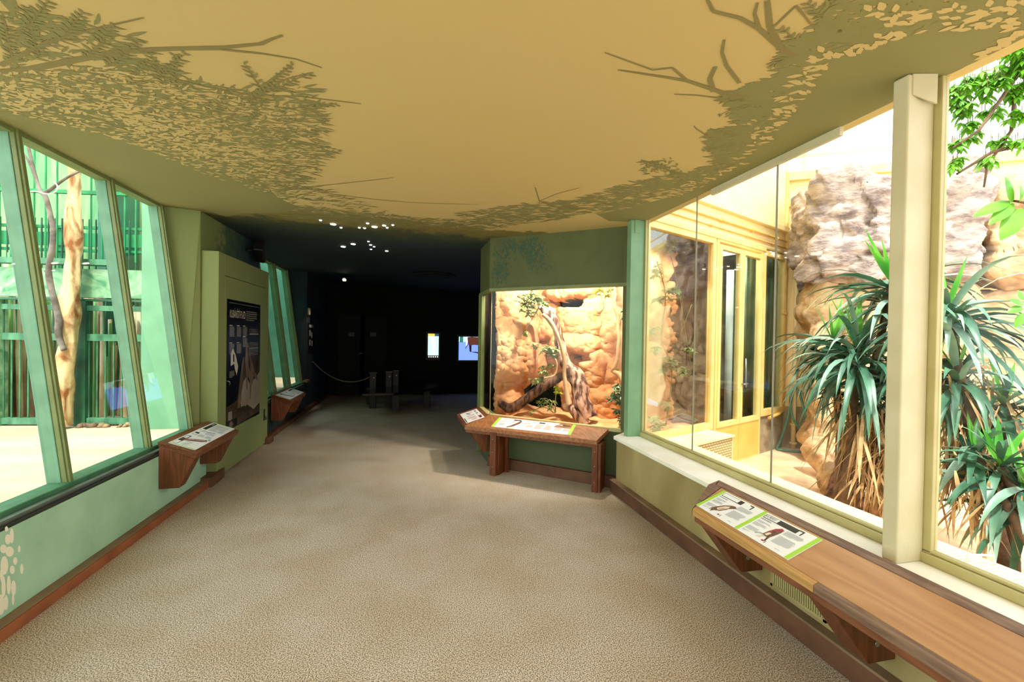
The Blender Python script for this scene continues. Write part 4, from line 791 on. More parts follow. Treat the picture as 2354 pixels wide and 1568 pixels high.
b = MB(); b.prism([V((.64, 5.72, .49)), V((.90, 5.74, .49)), V((.90, 5.74, .22)), V((.84, 5.73, .22))], (0, .05, 0)); b.build('bracket', 'walnut_v', tb, bevel=.003)
b = MB(); b.prism([V((.67, 5.10, .49)), V((.90, 5.10, .49)), V((.90, 5.10, .22)), V((.83, 5.10, .22))], (0, .03, 0)); b.build('bracket', 'walnut_v', tb, bevel=.003)
A_, B2, C2 = FLc, FRc, BLc; n_ = (B2 - A_).cross(C2 - A_).normalized(); U_ = (B2 - A_).normalized(); V2 = n_.cross(U_)
def tsign(F, b, parent):
    W_ = .225; F.rect(b, 0, 0, .035, W_, 1); F.rect(b, .915, 0, .95, W_, 1)
    head(F, b, .06, .185, .30, .022, .15); F.rect(b, .21, .187, .30, .205, 2, .0018); head(F, b, .47, .175, .60, .025, .06); head(F, b, .72, .172, .90, .018, .09)
    F.shape(b, [(.20, .01), (.26, .05), (.31, .12), (.32, .18), (.30, .19), (.27, .13), (.22, .06), (.18, .02)], 5); F.shape(b, [(.16, .05), (.19, .10), (.25, .17), (.25, .19), (.2, .13)], 6)
    for u, v, k in ((.06, .16, 7), (.06, .10, 10), (.36, .16, 6), (.40, .11, 8), (.51, .15, 18), (.62, .15, 18), (.74, .15, 16), (.84, .15, 16)): F.lines(b, u, v, .085, k, 6 if u > .3 else 3)
info_sign('info_sign', 'long white sign with lime ends on the table before the terrarium', onp(1129, 981, A_, n_) + n_ * .002, U_, V2, .95, .225, tsign)
A_, B2, C2 = SL_, FLc, BLc; n_ = (B2 - A_).cross(C2 - A_).normalized(); U_ = (B2 - A_).normalized(); V2 = n_.cross(U_)
def ssign(F, b, parent):
    head(F, b, .03, .18, .14, .022, .06); head(F, b, .2, .18, .27, .024, .03); head(F, b, .32, .18, .55, .03, .1); F.rect(b, .43, .178, .5, .215, 7, .002)
    F.shape(b, [(.1, .06), (.2, .1), (.2, .12), (.1, .085)], 2)
    for u, v, k in ((.05, .15, 8), (.24, .15, 16), (.36, .15, 16), (.47, .15, 12)): F.lines(b, u, v, .09, k, 6)
    F.rect(b, .33, .008, .58, .018, 2)
info_sign('info_sign', 'pinkish tilted sign at the left side of the terrarium table', SL_ + U_ * .10 + V2 * .035 + n_ * .003, U_, V2, .60, .23, ssign)
# ================================================================== AVIARY (right)
mat('sand_pink', 'e6c8a0', .95, 'd3a981', 3, bump=.25, bscale=25)
mat('cream_wall', 'fbe9b2', .7, 'f3dc9a', 1.5)
mat('yellow_frame', 'f5d88a', .55, 'ecc874', 5); mat('pipe_yellow', 'efbf62', .45, 'dca94c', 8); mat('pipe_cream', 'f6deA0', .5); mat('plinth', 'b7a27c', .9, '7f705a', 5, bump=.3, bscale=20)
mat('door_yellow', 'f0c763', .55, 'e3b650', 4)
rk = mat('rock_cream', 'd0b084', .9, '8a6a48', 3.2, detail=10, bump=1.0, bscale=14, ramp=(.34, .6), stretch=(1, 1, 1.6)); mat('rock_grey', 'b8a79a', .9, '6f625e', 5.0, detail=10, bump=1.0, bscale=20, ramp=(.34, .6), stretch=(1, 1, 2))
def grille(name, c, c2, sc, ax='BRICK'):
    m = mat(name, c, .6); N = m.node_tree.nodes; L = m.node_tree.links; t = N.new('ShaderNodeTexBrick'); t.inputs['Scale'].default_value = sc
    t.inputs['Color1'].default_value = lin(c); t.inputs['Color2'].default_value = lin(c); t.inputs['Mortar'].default_value = lin(c2); t.inputs['Mortar Size'].default_value = .05; t.inputs['Brick Width'].default_value = .5; t.inputs['Row Height'].default_value = .28
    mp = N['Mapping']; L.new(mp.outputs[0], t.inputs[0]); L.new(t.outputs[0], N['Principled BSDF'].inputs['Base Color']); return m
g1 = grille('ledge_grille', 'f7eec2', 'd5c184', 12); g2 = grille('box_grille', 'f0dca0', '94743f', 10)
g2.node_tree.nodes['Mapping'].inputs['Rotation'].default_value = (R(90), 0, 0)
MB().slab([(2.34, -5), (9.5, -5), (9.5, 2), (5.55, 5.5), (2.34, 5.5)], -.1, 0).build('floor_aviary', 'sand_pink', loc=(0, 0, 0), kind='structure')
b = MB(); b.box((2.345, -5, .525), (2.73, 3.95, .556)); b.box((2.70, -5, .0), (2.73, 3.95, .53)); o = b.build('ledge_grille', 'ledge_grille'); tag(o, 'pale yellow perforated ledge inside the right window', 'grille')
def dpx(px, py, d_=0): p = onp(px, py, DA + dn * d_, dn); return (p - DA).dot(dt), p.z
def dbox(b, s0, s1, d0, d1, z0, z1, mi=0): b.hexa([dp(s0, d0, z0), dp(s1, d0, z0), dp(s1, d1, z0), dp(s0, d1, z0)], [dp(s0, d0, z1), dp(s1, d0, z1), dp(s1, d1, z1), dp(s0, d1, z1)], mi)
SE = 3.37
b = MB(); dbox(b, -.05, SE, 0, .12, 2.90, 4.7); dbox(b, 2.62, SE, 0, .12, -.1, .53, 1); dbox(b, -.05, 1.38, 0, .12, -.1, .5); b.build('wall_aviary_left', ['cream_wall', 'plinth'], loc=(0, 0, 0), kind='structure')
w5 = struct('window_5', DA)
def framed(b, s0, s1, z0, z1, w_, d0=-.02, d1=.05, wb=None):
    wb = wb or w_
    dbox(b, s0, s0 + w_, d0, d1, z0, z1); dbox(b, s1 - w_, s1, d0, d1, z0, z1); dbox(b, s0 + w_, s1 - w_, d0, d1, z1 - w_, z1); dbox(b, s0 + w_, s1 - w_, d0, d1, z0, z0 + wb)
b = MB(); framed(b, -.02, 1.36, .50, 2.84, .07, wb=.08); dbox(b, -.04, 2.66, -.03, .06, 2.84, 2.90); b.build('frame', 'yellow_frame', w5, bevel=.003)
b = MB(); dbox(b, .05, 1.29, .012, .020, .58, 2.77); b.build('glass_pane', 'pane', w5)
b = MB(); framed(b, 2.62, SE - .02, .53, 2.86, .07, wb=.09); b.build('frame', 'yellow_frame', w5, bevel=.003)
b = MB(); dbox(b, 2.69, SE - .09, .012, .020, .62, 2.79); b.build('glass_pane', 'pane_green', w5)
b = MB(); framed(b, 1.38, 2.60, -.02, 2.86, .05); fr_ = b.build('frame', 'yellow_frame', w5, bevel=.003)
for nm, s0, s1 in (('door_3', 1.43, 1.995), ('door_4', 2.005, 2.55)):
    d_ = struct(nm, dp(s0, 0, 0)); b = MB(); framed(b, s0, s1, .50, 2.78, .06, -.03, .03); b.build('leaf_frame', 'yellow_frame', d_, bevel=.003)
    b = MB(); dbox(b, s0, s1, -.02, .02, .02, .50); b.build('lower_panel', 'door_yellow', d_, bevel=.004)
    b = MB(); dbox(b, s0 + .06, s1 - .06, -.004, .004, .56, 2.72); b.build('glass_pane', 'pane_green', d_)
    if nm == 'door_4':
        b = MB(); b.tube([dp(s0 + .03, -.03, 1.02), dp(s0 + .03, -.07, 1.02), dp(s0 + .08, -.08, 1.03)], .011, 6); b.tube([dp(s0 + .04, -.07, 1.36), dp(s0 + .04, -.08, .98)], .009, 6); b.build('handle', 'steel', d_)
# conduits over the doors
def pipe(name, label, pts, r_, m_, brk=None):
    b = MB(); b.tube(pts, r_, 10); o = b.build(name, m_); tag(o, label, 'pipe')
    if brk:
        for t in brk:
            k = int(t * (len(pts) - 1)); f_ = t * (len(pts) - 1) - k; p = V(pts[k]).lerp(V(pts[min(k + 1, len(pts) - 1)]), f_); c = MB(); d = (V(pts[min(k + 1, len(pts) - 1)]) - V(pts[k])).normalized(); c.tube([p - d * .015, p + d * .015], r_ * 1.5, 10); c.build('clamp', m_, o)
    return o
s0, z0 = dpx(1500, 480); pipe('conduit', 'upper thin yellow conduit across the cream wall over the doors', [dp(.05, -.03, 3.07), dp(1.8, -.03, 3.07), dp(3.28, -.03, 3.07)], .016, 'pipe_yellow', (.15, .4, .65, .9))
pipe('conduit', 'lower thin yellow conduit just above the door lintel', [dp(.3, -.03, 2.97), dp(1.8, -.03, 2.97), dp(3.28, -.03, 2.97)], .012, 'pipe_yellow', (.3, .6, .85))
b = MB(); dbox(b, .0, 3.30, -.06, 0, 3.20, 3.28); o = b.build('cable_tray', 'pipe_cream', bevel=.006); tag(o, 'long cream cable tray high on the aviary wall', 'cable tray')
# back wall of the aviary
EB = dp(SE, 0, 0); bt = V((.847, -.531, 0)); bn_ = V((-.531, -.847, 0))           # along the wall, towards the viewer
def bp(u, d_, z): return EB + bt * u + bn_ * d_ + V((0, 0, z))
def bpx(px, py, d_=0): p = onp(px, py, EB + bn_ * d_, bn_); return (p - EB).dot(bt), p.z
def bbox(b, u0, u1, d0, d1, z0, z1, mi=0): b.hexa([bp(u0, d0, z0), bp(u1, d0, z0), bp(u1, d1, z0), bp(u0, d1, z0)], [bp(u0, d0, z1), bp(u1, d0, z1), bp(u1, d1, z1), bp(u0, d1, z1)], mi)
b = MB(); bbox(b, -.1, 7.5, -.12, 0, -.1, 3.98); b.build('wall_aviary_back', 'cream_wall', loc=(0, 0, 0), kind='structure')
b = MB(); bbox(b, -.02, 7.5, -.1, .07, 3.98, 4.10); bbox(b, .0, 3, -.0, .03, 3.60, 3.66); b.build('trim_3', 'yellow_frame', kind='structure')
w6 = struct('window_6', EB + V((0, 0, 4.1)))
b = MB(); bbox(b, 0, 7.5, -.05, 0, 4.34, 4.37)
for u in (.18, 2.2, 4.2, 6.2): bbox(b, u, u + .05, -.05, .0, 4.10, 5.2)
bbox(b, 0, 7.5, -.05, 0, 5.2, 5.26); b.build('frame', 'pipe_cream', w6)
b = MB(); bbox(b, 0, 7.5, -.03, -.02, 4.12, 5.2); b.build('glass_pane', 'pane', w6)
pipe('standpipe', 'orange yellow upright pipe in the aviary corner', [bp(-.02, .05, z) for z in (.55, 2.0, 4.1)], .03, 'pipe_yellow', (.1, .3, .5, .8))
pipe('wall_tap_pipe', 'short horizontal yellow pipe low beside the corner plinth', [dp(2.80, -.05, .50), dp(3.1, -.05, .53), bp(-.02, .05, .55)], .022, 'pipe_yellow')
pipe('standpipe', 'cream upright pipe left of the hose', [bp(.13, .05, 0), bp(.13, .05, .4), bp(.13, .05, 3.25)], .032, 'pipe_cream', (.1, .45, .6))
pipe('standpipe', 'cream upright pipe right of the hose', [bp(.33, .05, 0), bp(.33, .05, .4), bp(.33, .05, 3.25)], .032, 'pipe_cream', (.15, .6))
b = MB(); bbox(b, -.01, .52, 0, .03, 0, .62, 1); bbox(b, .42, .60, 0, .05, .62, 3.25, 0); bbox(b, .0, .60, 0, .012, .62, 3.25, 0); o = b.build('pipe_casing', ['pipe_cream', 'plinth'], bevel=.003); tag(o, 'cream boxed casing behind the corner pipes', 'casing')
mat('switch_dark', '26323a', .4)
for (px, py), lb in (((1849, 779), 'dark switch box above another on the cream casing'), ((1852, 806), 'lower dark switch box on the cream casing')):
    u, z = bpx(px, py, .06); b = MB(); bbox(b, u - .05, u + .05, .05, .10, z - .05, z + .05); o = b.build('switch_box', 'pipe_cream', bevel=.006); tag(o, lb, 'switch'); b = MB(); bbox(b, u - .035, u + .035, .10, .108, z - .035, z + .035); b.build('cover', 'switch_dark', o)
mat('hose_green', '5f9c86', .4, '4a8472', 12); H = []
for px, py, d_ in ((1822, 900, .12), (1812, 955, .14), (1796, 1008, .18), (1786, 1040, .24), (1794, 1056, .30), (1826, 1061, .32), (1854, 1056, .28), (1864, 1032, .2), (1860, 990, .16), (1850, 950, .13), (1838, 905, .12), (1826, 893, .13), (1817, 915, .15), (1821, 955, .17), (1836, 982, .17), (1856, 984, .15), (1862, 950, .13), (1853, 915, .12), (1836, 896, .12)):
    u, z = bpx(px, py, d_); H.append(bp(u, d_, max(z, .02)))
Q = []
for i in range(len(H) - 1):
    p0, p1, p2, p3 = H[max(i - 1, 0)], H[i], H[i + 1], H[min(i + 2, len(H) - 1)]
    for k in range(6): t = k / 6; Q.append(.5 * ((2 * p1) + (p2 - p0) * t + (2 * p0 - 5 * p1 + 4 * p2 - p3) * t * t + (3 * p1 - p0 - 3 * p2 + p3) * t ** 3))
b = MB(); b.tube(Q, .017, 8); o = b.build('garden_hose', 'hose_green'); tag(o, 'green garden hose looped over the corner pipes', 'hose')
# radiator box beneath the wide pane
s1, _ = dpx(1684, 1020, -.34); b = MB(); dbox(b, .30, s1, -.34, -.03, 0, .49); rb = b.build('radiator_box', 'box_grille', bevel=.004); tag(rb, 'cream latticed radiator box against the yellow door wall', 'radiator')
b = MB(); dbox(b, .28, s1 + .015, -.36, -.025, .49, .51); b.build('lid', 'cream_wall', rb)
b = MB(); dbox(b, s1 - .02, s1 + .005, -.345, -.32, 0, .49); b.build('corner_post', 'pipe_cream', rb)
# what shows behind the door glass
mat('grey_panel', 'd4d8d4', .7, 'c2c6c4', 4); mat('dark_room', '1c2320', .9); mat('curtain', '7d8f78', .9, '55654f', 3)
b = MB(); dbox(b, 1.44, 4.0, 1.5, 1.6, -.1, 3.0); dbox(b, 3.36, 3.46, .12, 1.5, -.1, 3.0); dbox(b, 1.38, 3.46, .12, 1.6, -.1, 0); b.build('wall_store', 'dark_room', loc=(0, 0, 0), kind='structure')
b = MB(); dbox(b, 1.55, 2.25, .62, .68, .0, 2.75); o = b.build('grey_panel', 'grey_panel'); tag(o, 'pale grey panel standing behind the left door leaf', 'panel')
b = MB(); b.tube([dp(2.42, .35, 0), dp(2.42, .35, 2.6)], .05, 10); o = b.build('white_pipe', 'grey_panel'); tag(o, 'pale upright pipe behind the right door leaf', 'pipe')
b = MB(); n = 90
for i in range(n + 1):
    s_ = 2.60 + .76 * i / n; d_ = .20 + .03 * math.sin(i * .75) + .012 * math.sin(i * 1.9); b.v += [dp(s_, d_, .55), dp(s_, d_, 2.86)]
for i in range(n): b.f.append([2 * i, 2 * i + 2, 2 * i + 3, 2 * i + 1]); b.m.append(0); b.sm.append(True)
o = b.build('curtain', 'curtain', loc=dp(2.98, .2, .55)); o.modifiers.new('s', 'SOLIDIFY').thickness = .004; tag(o, 'grey green pleated curtain behind the right aviary pane', 'curtain')
area('store_fill', dp(2.3, .5, 2.9), dp(2.2, .4, 0), .5, 26, (1, .98, .94), .3)  # added fill light to brighten what shows behind the door glass
# climbing plant inside, behind the wide left pane
def dcl(px, py, d_): p = onp(px, py, DA + dn * d_, dn); return (p - EYE).dot(ray(CXP, CYP).normalized())
shrub('climbing_plant', 'pale green climber trailing behind the wide aviary pane', [(1535, 565, 18, 60), (1510, 620, 16, 50), (1545, 668, 20, 80), (1515, 690, 12, 40), (1505, 800, 12, 40), (1545, 830, 20, 80), (1570, 850, 12, 40), (1525, 845, 14, 50), (1590, 800, 8, 20), (1500, 760, 10, 30), (1515, 975, 14, 60), (1500, 960, 14, 50), (1532, 930, 9, 30)], 5.05, 'leaf_sage', (.07, .034), stems=[[(1525, 540, 1), (1545, 600, 1), (1562, 680, 1), (1575, 760, 1), (1588, 840, 1)], [(1510, 600, 1.2), (1530, 680, 1.2), (1520, 780, 1.2), (1545, 850, 1.2), (1530, 980, 1.4)], [(1590, 700, .8), (1560, 780, .8)]])

# ---- boulders stacked against the back wall
def boulder(name, label, px0, py0, px1, py1, d_, thick, m_, seed, amp=.10, pw=3.2, sub=30, rot=0, cat='boulder', group=None):
    (u0, z1), (u1, z0) = bpx(px0, py0, d_), bpx(px1, py1, d_); zc0, zc1 = bpx((px0 + px1) / 2, py1, d_)[1], bpx((px0 + px1) / 2, py0, d_)[1]
    cu, cz, ru, rz_ = (u0 + u1) / 2, (zc0 + zc1) / 2, (u1 - u0) / 2, (zc1 - zc0) / 2
    return rock(name, label, lambda a, b_, c: bp(cu + a * ru * math.cos(rot) - c * rz_ * math.sin(rot) * .0, d_ - thick / 2 + b_ * thick / 2, cz + c * rz_ + a * ru * math.sin(rot)), m_, seed, amp, pw, sub, cat, group)
def rock(name, label, place, m_, seed, amp=.1, pw=3.2, sub=30, cat='boulder', group=None, zmin=0):
    b = MB(); idx = {}
    def vert(p):
        k = tuple(round(c, 5) for c in p)
        if k in idx: return idx[k]
        q = V(p); l_ = (abs(q.x) ** pw + abs(q.y) ** pw + abs(q.z) ** pw) ** (1 / pw); q = q / l_
        w_ = place(q.x, q.y, q.z); nn = V((place(q.x * 1.02, q.y, q.z) - w_)) + (place(q.x, q.y * 1.02, q.z) - w_) + (place(q.x, q.y, q.z * 1.02) - w_)
        c0 = place(0, 0, 0); dr = (w_ - c0).normalized(); s_ = V((seed * 1.7, seed * .3, seed * 2.1))
        nz = noise.fractal(w_ * 1.5 + s_, 1.0, 2.0, 3) * amp + (abs(noise.noise(w_ * 2.6 + s_)) - .25) * amp * 1.1 + (noise.cell(w_ * 2.2 + s_ + noise.noise_vector(w_ * 3) * .4) - .5) * amp * .35 + noise.fractal(V((w_.x, w_.y, w_.z * 1.6)) * 9 + s_, .8, 2.1, 4) * amp * .16
        w_ = w_ + dr * nz; w_.z = max(w_.z, zmin); idx[k] = len(b.v); b.v.append(w_); return idx[k]
    for ax in range(3):
        for sg in (-1, 1):
            for i in range(sub):
                for j in range(sub):
                    c = []
                    for di, dj in ((0, 0), (1, 0), (1, 1), (0, 1)):
                        u = -1 + 2 * (i + di) / sub; v_ = -1 + 2 * (j + dj) / sub; p = [0, 0, 0]; p[ax] = sg; p[(ax + 1) % 3] = u; p[(ax + 2) % 3] = v_; c.append(vert(p))
                    b.f.append(c if sg > 0 else c[::-1]); b.m.append(0); b.sm.append(True)
    o = b.build(name, m_); return tag(o, label, cat, group)
boulder('boulder', 'huge overhanging grey sandstone block at the top of the aviary rocks', 1864, 372, 2290, 648, 1.15, 1.0, 'rock_grey', 3, .16, 9, 60)
boulder('boulder', 'cream rock under the huge block, left of the long leaved plant', 1872, 640, 2090, 905, .92, .7, 'rock_cream', 5, .14, 7, 44)
boulder('boulder', 'cream rock behind the window post, under the huge block', 2085, 650, 2420, 870, .80, .6, 'rock_cream', 8, .14, 7, 44)
boulder('boulder', 'tall pale rock at the right edge, beside the huge block', 2285, 395, 2520, 650, .92, .7, 'rock_cream', 11, .14, 7, 40)
boulder('boulder', 'low cream rock at right, behind the drooping leaves', 2110, 862, 2460, 1060, .86, .65, 'rock_cream', 13, .14, 6, 40)
boulder('boulder', 'rough cream rock standing on the sand right of the hose', 1868, 895, 2100, 1062, .95, .7, 'rock_cream', 17, .12, 6, 40)
boulder('boulder', 'bottom rock at the right, half hidden by leaves', 2100, 1045, 2470, 1140, 1.05, .7, 'rock_cream', 19, .08, 4, 26)
def grock(name, label, px, py, rx_, ry_, rz_, ang, m_, seed, tilt=0, amp=.05, cat='rock', lift=.6):
    c = onz(px, py) + V((0, 0, rz_ * lift)); M = Matrix.Rotation(ang, 3, 'Z') @ Matrix.Rotation(tilt, 3, 'Y')
    return rock(name, label, lambda a, b_, c_: c + M @ V((a * rx_, b_ * ry_, c_ * rz_)), m_, seed, amp, 3.5, 18, cat)
grock('stone_slab', 'cream stone slab leaning at the foot of the long leaved plant', 1900, 1100, .36, .16, .17, R(75), 'rock_cream', 4, -.5, .05, lift=1.2)
grock('stone_slab', 'smaller pale stone in front of the leaning slab', 1915, 1135, .18, .12, .16, R(60), 'rock_cream', 6, -.4, .05, lift=.9)
grock('stone_slab', 'tall brownish stone behind the leaning slab', 1925, 1075, .2, .2, .32, R(30), 'rock_cream', 9, .2, .06, lift=.9)
def glog(name, label, a, bq, r0, r1, m_):
    A_, B_ = V(a), V(bq); pts = [A_.lerp(B_, i / 10) for i in range(11)]; b = MB(); b.tube(pts, [r0 + (r1 - r0) * i / 10 for i in range(11)], 14, rough=.3, rs=6); o = b.build(name, m_); tag(o, label, 'log'); return o
p = onz(1925, 1165); glog('tree_stump', 'dark weathered log leaning by the aviary stones', p + V((0, 0, .03)), p + V((.30, .10, .52)), .13, .08, 'bark_dark')
p = onz(1985, 1200); glog('cut_log', 'sawn brown log end poking out under the dead leaves', p + V((-.08, .06, .05)), p + V((.22, -.16, .30)), .12, .09, 'bark_brown')
# ---- long-leaved plants
mat('yucca_leaf', '4f7f62', .38, '2f5a44', 6); mat('yucca_grey', '8fa896', .35, '5f8a72', 6); mat('yucca_young', '7cc84a', .4, '4fa83a', 6, trans=.35); mat('yucca_dead', 'd2b07c', .8, '8a6236', 8); mat('yucca_trunk', '7a6048', .9, '4f3a2a', 10, bump=.5)
def strap(b, p, az, el, L_, W_, droop, mi, seg=7):
    d = V((math.cos(az) * math.cos(el), math.sin(az) * math.cos(el), math.sin(el))); k = len(b.v); q = V(p); st = L_ / seg; a = d.cross(V((0, 0, 1)))
    a = a.normalized() if a.length > 1e-3 else V((1, 0, 0)); tw = random.uniform(-.5, .5); a = (a + V((0, 0, tw))).normalized()
    for i in range(seg + 1):
        t = i / seg; w_ = W_ * .5 * (min(1, .45 + t * 2.2) if t < .3 else 1) * max(.03, (1 - max(0, t - .45) / .55) ** .8); nn = a.cross(d).normalized()
        b.v += [q - a * w_, q - nn * w_ * .28, q + a * w_]; q = q + d * st; d = (d + V((0, 0, -droop * (t + .25)))).normalized()
    for i in range(seg):
        j = k + i * 3; b.f += [[j, j + 1, j + 4, j + 3], [j + 1, j + 2, j + 5, j + 4]]; b.m += [mi, mi]; b.sm += [True, True]
def yucca(name, label, heads, base, skirt):
    t = thing(name, label, 'plant', base); lv = MB(); yg = MB(); dd = MB(); tr = MB()
    for (c, n_, L_, young, droop) in heads:
        c = V(c)
        for i in range(n_): strap(lv, c + V((0, 0, random.uniform(-.18, .05))), random.uniform(0, 2 * math.pi), random.gauss(.05, .5), L_ * random.uniform(.75, 1.15), random.uniform(.044, .064), droop * random.uniform(.6, 1.4), random.choice((0, 0, 1)))
        for i in range(young): strap(yg, c + V((0, 0, .02)), random.uniform(0, 2 * math.pi), random.uniform(.95, 1.45), L_ * random.uniform(.5, .75), random.uniform(.04, .052), .02, 0)
        m_ = V(base).lerp(c, .5) + V((random.uniform(-.05, .05), 0, 0)); tr.tube([V(base), m_, c], [.045, .032, .026], 10, rough=.2, rs=10)
    for (c, n_, L_, sp) in skirt:
        for i in range(n_):
            q = V(c) + V((random.gauss(0, sp), random.gauss(0, sp), random.uniform(-.12, .15))); strap(dd, q, random.uniform(0, 6.28), random.uniform(-1.5, -.7), L_ * random.uniform(.6, 1.1), random.uniform(.012, .028), .25, 0, 5)
    tr.build('trunk', 'yucca_trunk', t); lv.build('leaf_crown', ['yucca_leaf', 'yucca_grey'], t)
    if yg.v: yg.build('young_leaves', 'yucca_young', t)
    if dd.v: dd.build('dead_leaves', 'yucca_dead', t)
    return t
yb = onz(2000, 1190); yb = V((3.55, 2.95, 0))
def dist(px, py, dep): return atd(px, py, dep)
yucca('yucca', 'tall long leaved plant with drooping straps left of the window post', [(dist(1972, 812, 3.7), 100, .74, 11, .55), (dist(1915, 790, 4.1), 50, .66, 6, .5), (dist(2050, 655, 3.7), 66, .72, 9, .38), (dist(2010, 905, 3.8), 50, .6, 0, .6), (dist(2080, 860, 3.6), 50, .6, 0, .6)], yb, [(dist(1990, 960, 3.7), 130, .62, .10), (dist(2015, 1050, 3.6), 110, .5, .10), (dist(1965, 930, 3.8), 50, .5, .08), (dist(2030, 1120, 3.5), 60, .35, .09)])
yucca('yucca', 'tall drooping long leaved plant seen through the right window', [(dist(2175, 720, 3.4), 80, .72, 7, .42), (dist(2310, 930, 3.2), 44, .52, 5, .5), (dist(2200, 860, 3.3), 60, .62, 3, .6)], V((3.9, 2.05, 0)), [(dist(2200, 900, 3.3), 110, .55, .11), (dist(2230, 1040, 3.2), 110, .45, .12)])
yucca('yucca', 'bushy long leaved clump low at the right edge of the aviary', [(dist(2300, 1075, 2.9), 40, .5, 5, .35), (dist(2355, 1130, 2.8), 34, .5, 3, .38), (dist(2240, 1040, 3.05), 26, .42, 3, .32)], V((3.62, 1.55, 0)), [(dist(2240, 1130, 2.95), 50, .40, .1), (dist(2300, 1090, 2.9), 40, .25, .09)])
# ---- broad trees at the upper right: trunk stands on the aviary floor, out to the right
mat('leaf_bright', '7cc030', .4, '4f9226', 9, trans=.35); mat('leaf_olive2', '7b9a52', .45, '557a3c', 9)
def branch_tree(name, label, base, crown, limbs, clusters, m_, leaf, n6=6, droop=.4):
    t = thing(name, label, 'tree', base); tr = MB(); b = MB(); tr.tube([V(base), V(base).lerp(V(crown), .5) + V((.05, 0, 0)), V(crown)], [.05, .04, .025], 10, rough=.2)
    for L_ in limbs:
        P = [V(crown)] + [atd(x, y, d_) for x, y, d_ in L_]; tr.tube(P, [.018 * (1 - i / len(P)) + .003 for i in range(len(P))], 6)
    for (x, y, d_, rp, n_) in clusters:
        c = atd(x, y, d_)
        for k in range(int(n_ * 1.7)):
            q = c + V((random.gauss(0, 1), random.gauss(0, 1), random.gauss(0, 1))).normalized() * (rp * d_ / FPX) * random.random() ** .4; sa = random.random() * 6
            tr.tube([q + V((0, 0, .05)), q], .0018, 4, caps=False)
            for j in range(n6):
                a = sa + 2 * math.pi * j / n6; b.leaf(q, (math.cos(a), math.sin(a), random.uniform(-.7, .1) - droop * .4), (0, 0, 1), leaf[0] * random.uniform(.7, 1.15), leaf[1] * random.uniform(.8, 1.1), 0, .35, 4)
    tr.build('branches', 'yucca_trunk', t); b.build('foliage', m_, t); return t
branch_tree('umbrella_tree', 'bright green umbrella leaved tree hanging into the upper right corner', (4.75, .75, 0), (4.6, .75, 3.3), [[(2400, 200, 3.0), (2340, 170, 3.0), (2300, 230, 3.0), (2250, 300, 3.0), (2190, 340, 3.0)], [(2400, 220, 3.0), (2335, 200, 3.0), (2325, 300, 3.1), (2270, 380, 3.1), (2262, 430, 3.1)], [(2360, 330, 3.0), (2280, 350, 3.1), (2200, 400, 3.1)]],
            [(2205, 210, 3.1, 22, 10), (2240, 180, 3.1, 20, 9), (2280, 200, 3.0, 24, 10), (2320, 150, 3.0, 26, 12), (2345, 200, 3.0, 24, 12), (2210, 250, 3.1, 20, 9), (2230, 280, 3.1, 16, 5), (2280, 250, 3.1, 22, 5), (2340, 260, 3.0, 20, 5), (2200, 330, 3.1, 16, 6), (2235, 310, 3.2, 14, 4), (2200, 370, 3.1, 12, 4), (2262, 372, 3.1, 12, 3), (2300, 320, 3.1, 18, 4), (2345, 330, 3.0, 14, 3), (2190, 385, 3.1, 6, 2), (2280, 365, 3.0, 10, 2), (2335, 110, 2.9, 20, 8), (2380, 140, 2.9, 30, 12)], 'leaf_bright', (.07, .027))
bt_ = thing('rubber_plant', 'large glossy green leaves reaching in at the right edge', 'plant', (4.2, .3, 0)); tr = MB(); lf = MB()
nodes = [(4.2, .3, 0), (4.15, .3, 1.4), atd(2420, 500, 2.1), atd(2360, 466, 2.05), atd(2330, 462, 2.05)]
tr.tube([V(p) for p in nodes], [.025, .02, .01, .007, .005], 8); tr.build('branches', 'yucca_trunk', bt_)
for (x0, y0, x1, y1, W_) in ((2328, 465, 2320, 405, .075), (2322, 462, 2246, 490, .055), (2330, 468, 2280, 510, .055), (2345, 462, 2352, 425, .08), (2350, 480, 2308, 545, .085), (2372, 470, 2400, 430, .08), (2365, 480, 2400, 520, .08)):
    a, c = atd(x0, y0, 2.05), atd(x1, y1, 2.0); lf.leaf(a, c - a, (-.3, -.8, .5), (c - a).length, W_, 0, .1, 8)
for (x0, y0, x1, y1) in ((2354, 700, 2330, 690), (2350, 705, 2325, 715), (2354, 690, 2345, 672), (2356, 720, 2340, 745)):
    a, c = atd(x0, y0, 2.4), atd(x1, y1, 2.4); lf.leaf(a, c - a, (-.3, -.8, .5), (c - a).length * 1.3, .045, 0, .1, 6)
lf.build('foliage', 'leaf_bright', bt_)
# debris and bent rod by the ledge
mat('soil_dark', '7a6a58', .95, '4c4036', 14, bump=.6)
b = MB(); c = V((3.45, 1.75, 0))
for i in range(260):
    q = V((random.uniform(2.78, 4.1), random.uniform(.9, 2.3), 0)); r_ = random.uniform(.015, .05); b.tube([q, q + V((0, 0, r_ * .8))], [r_, r_ * .4], 5, rough=.3)
o = b.build('leaf_litter', 'soil_dark'); tag(o, 'dark crumbly leaf litter under the right hand plants', 'litter', kind='stuff')
mat('rod_white', 'f2f2ee', .4); a_, c_, d_ = onz(2225, 1275, .60), onz(2284, 1277, .60), onz(2287, 1297, .56)
b = MB(); b.tube([a_ + V((0, 0, -.03)), a_, c_, d_], .005, 6); o = b.build('bent_rod', 'rod_white'); tag(o, 'thin white bent rod on the ledge inside the right window', 'rod')
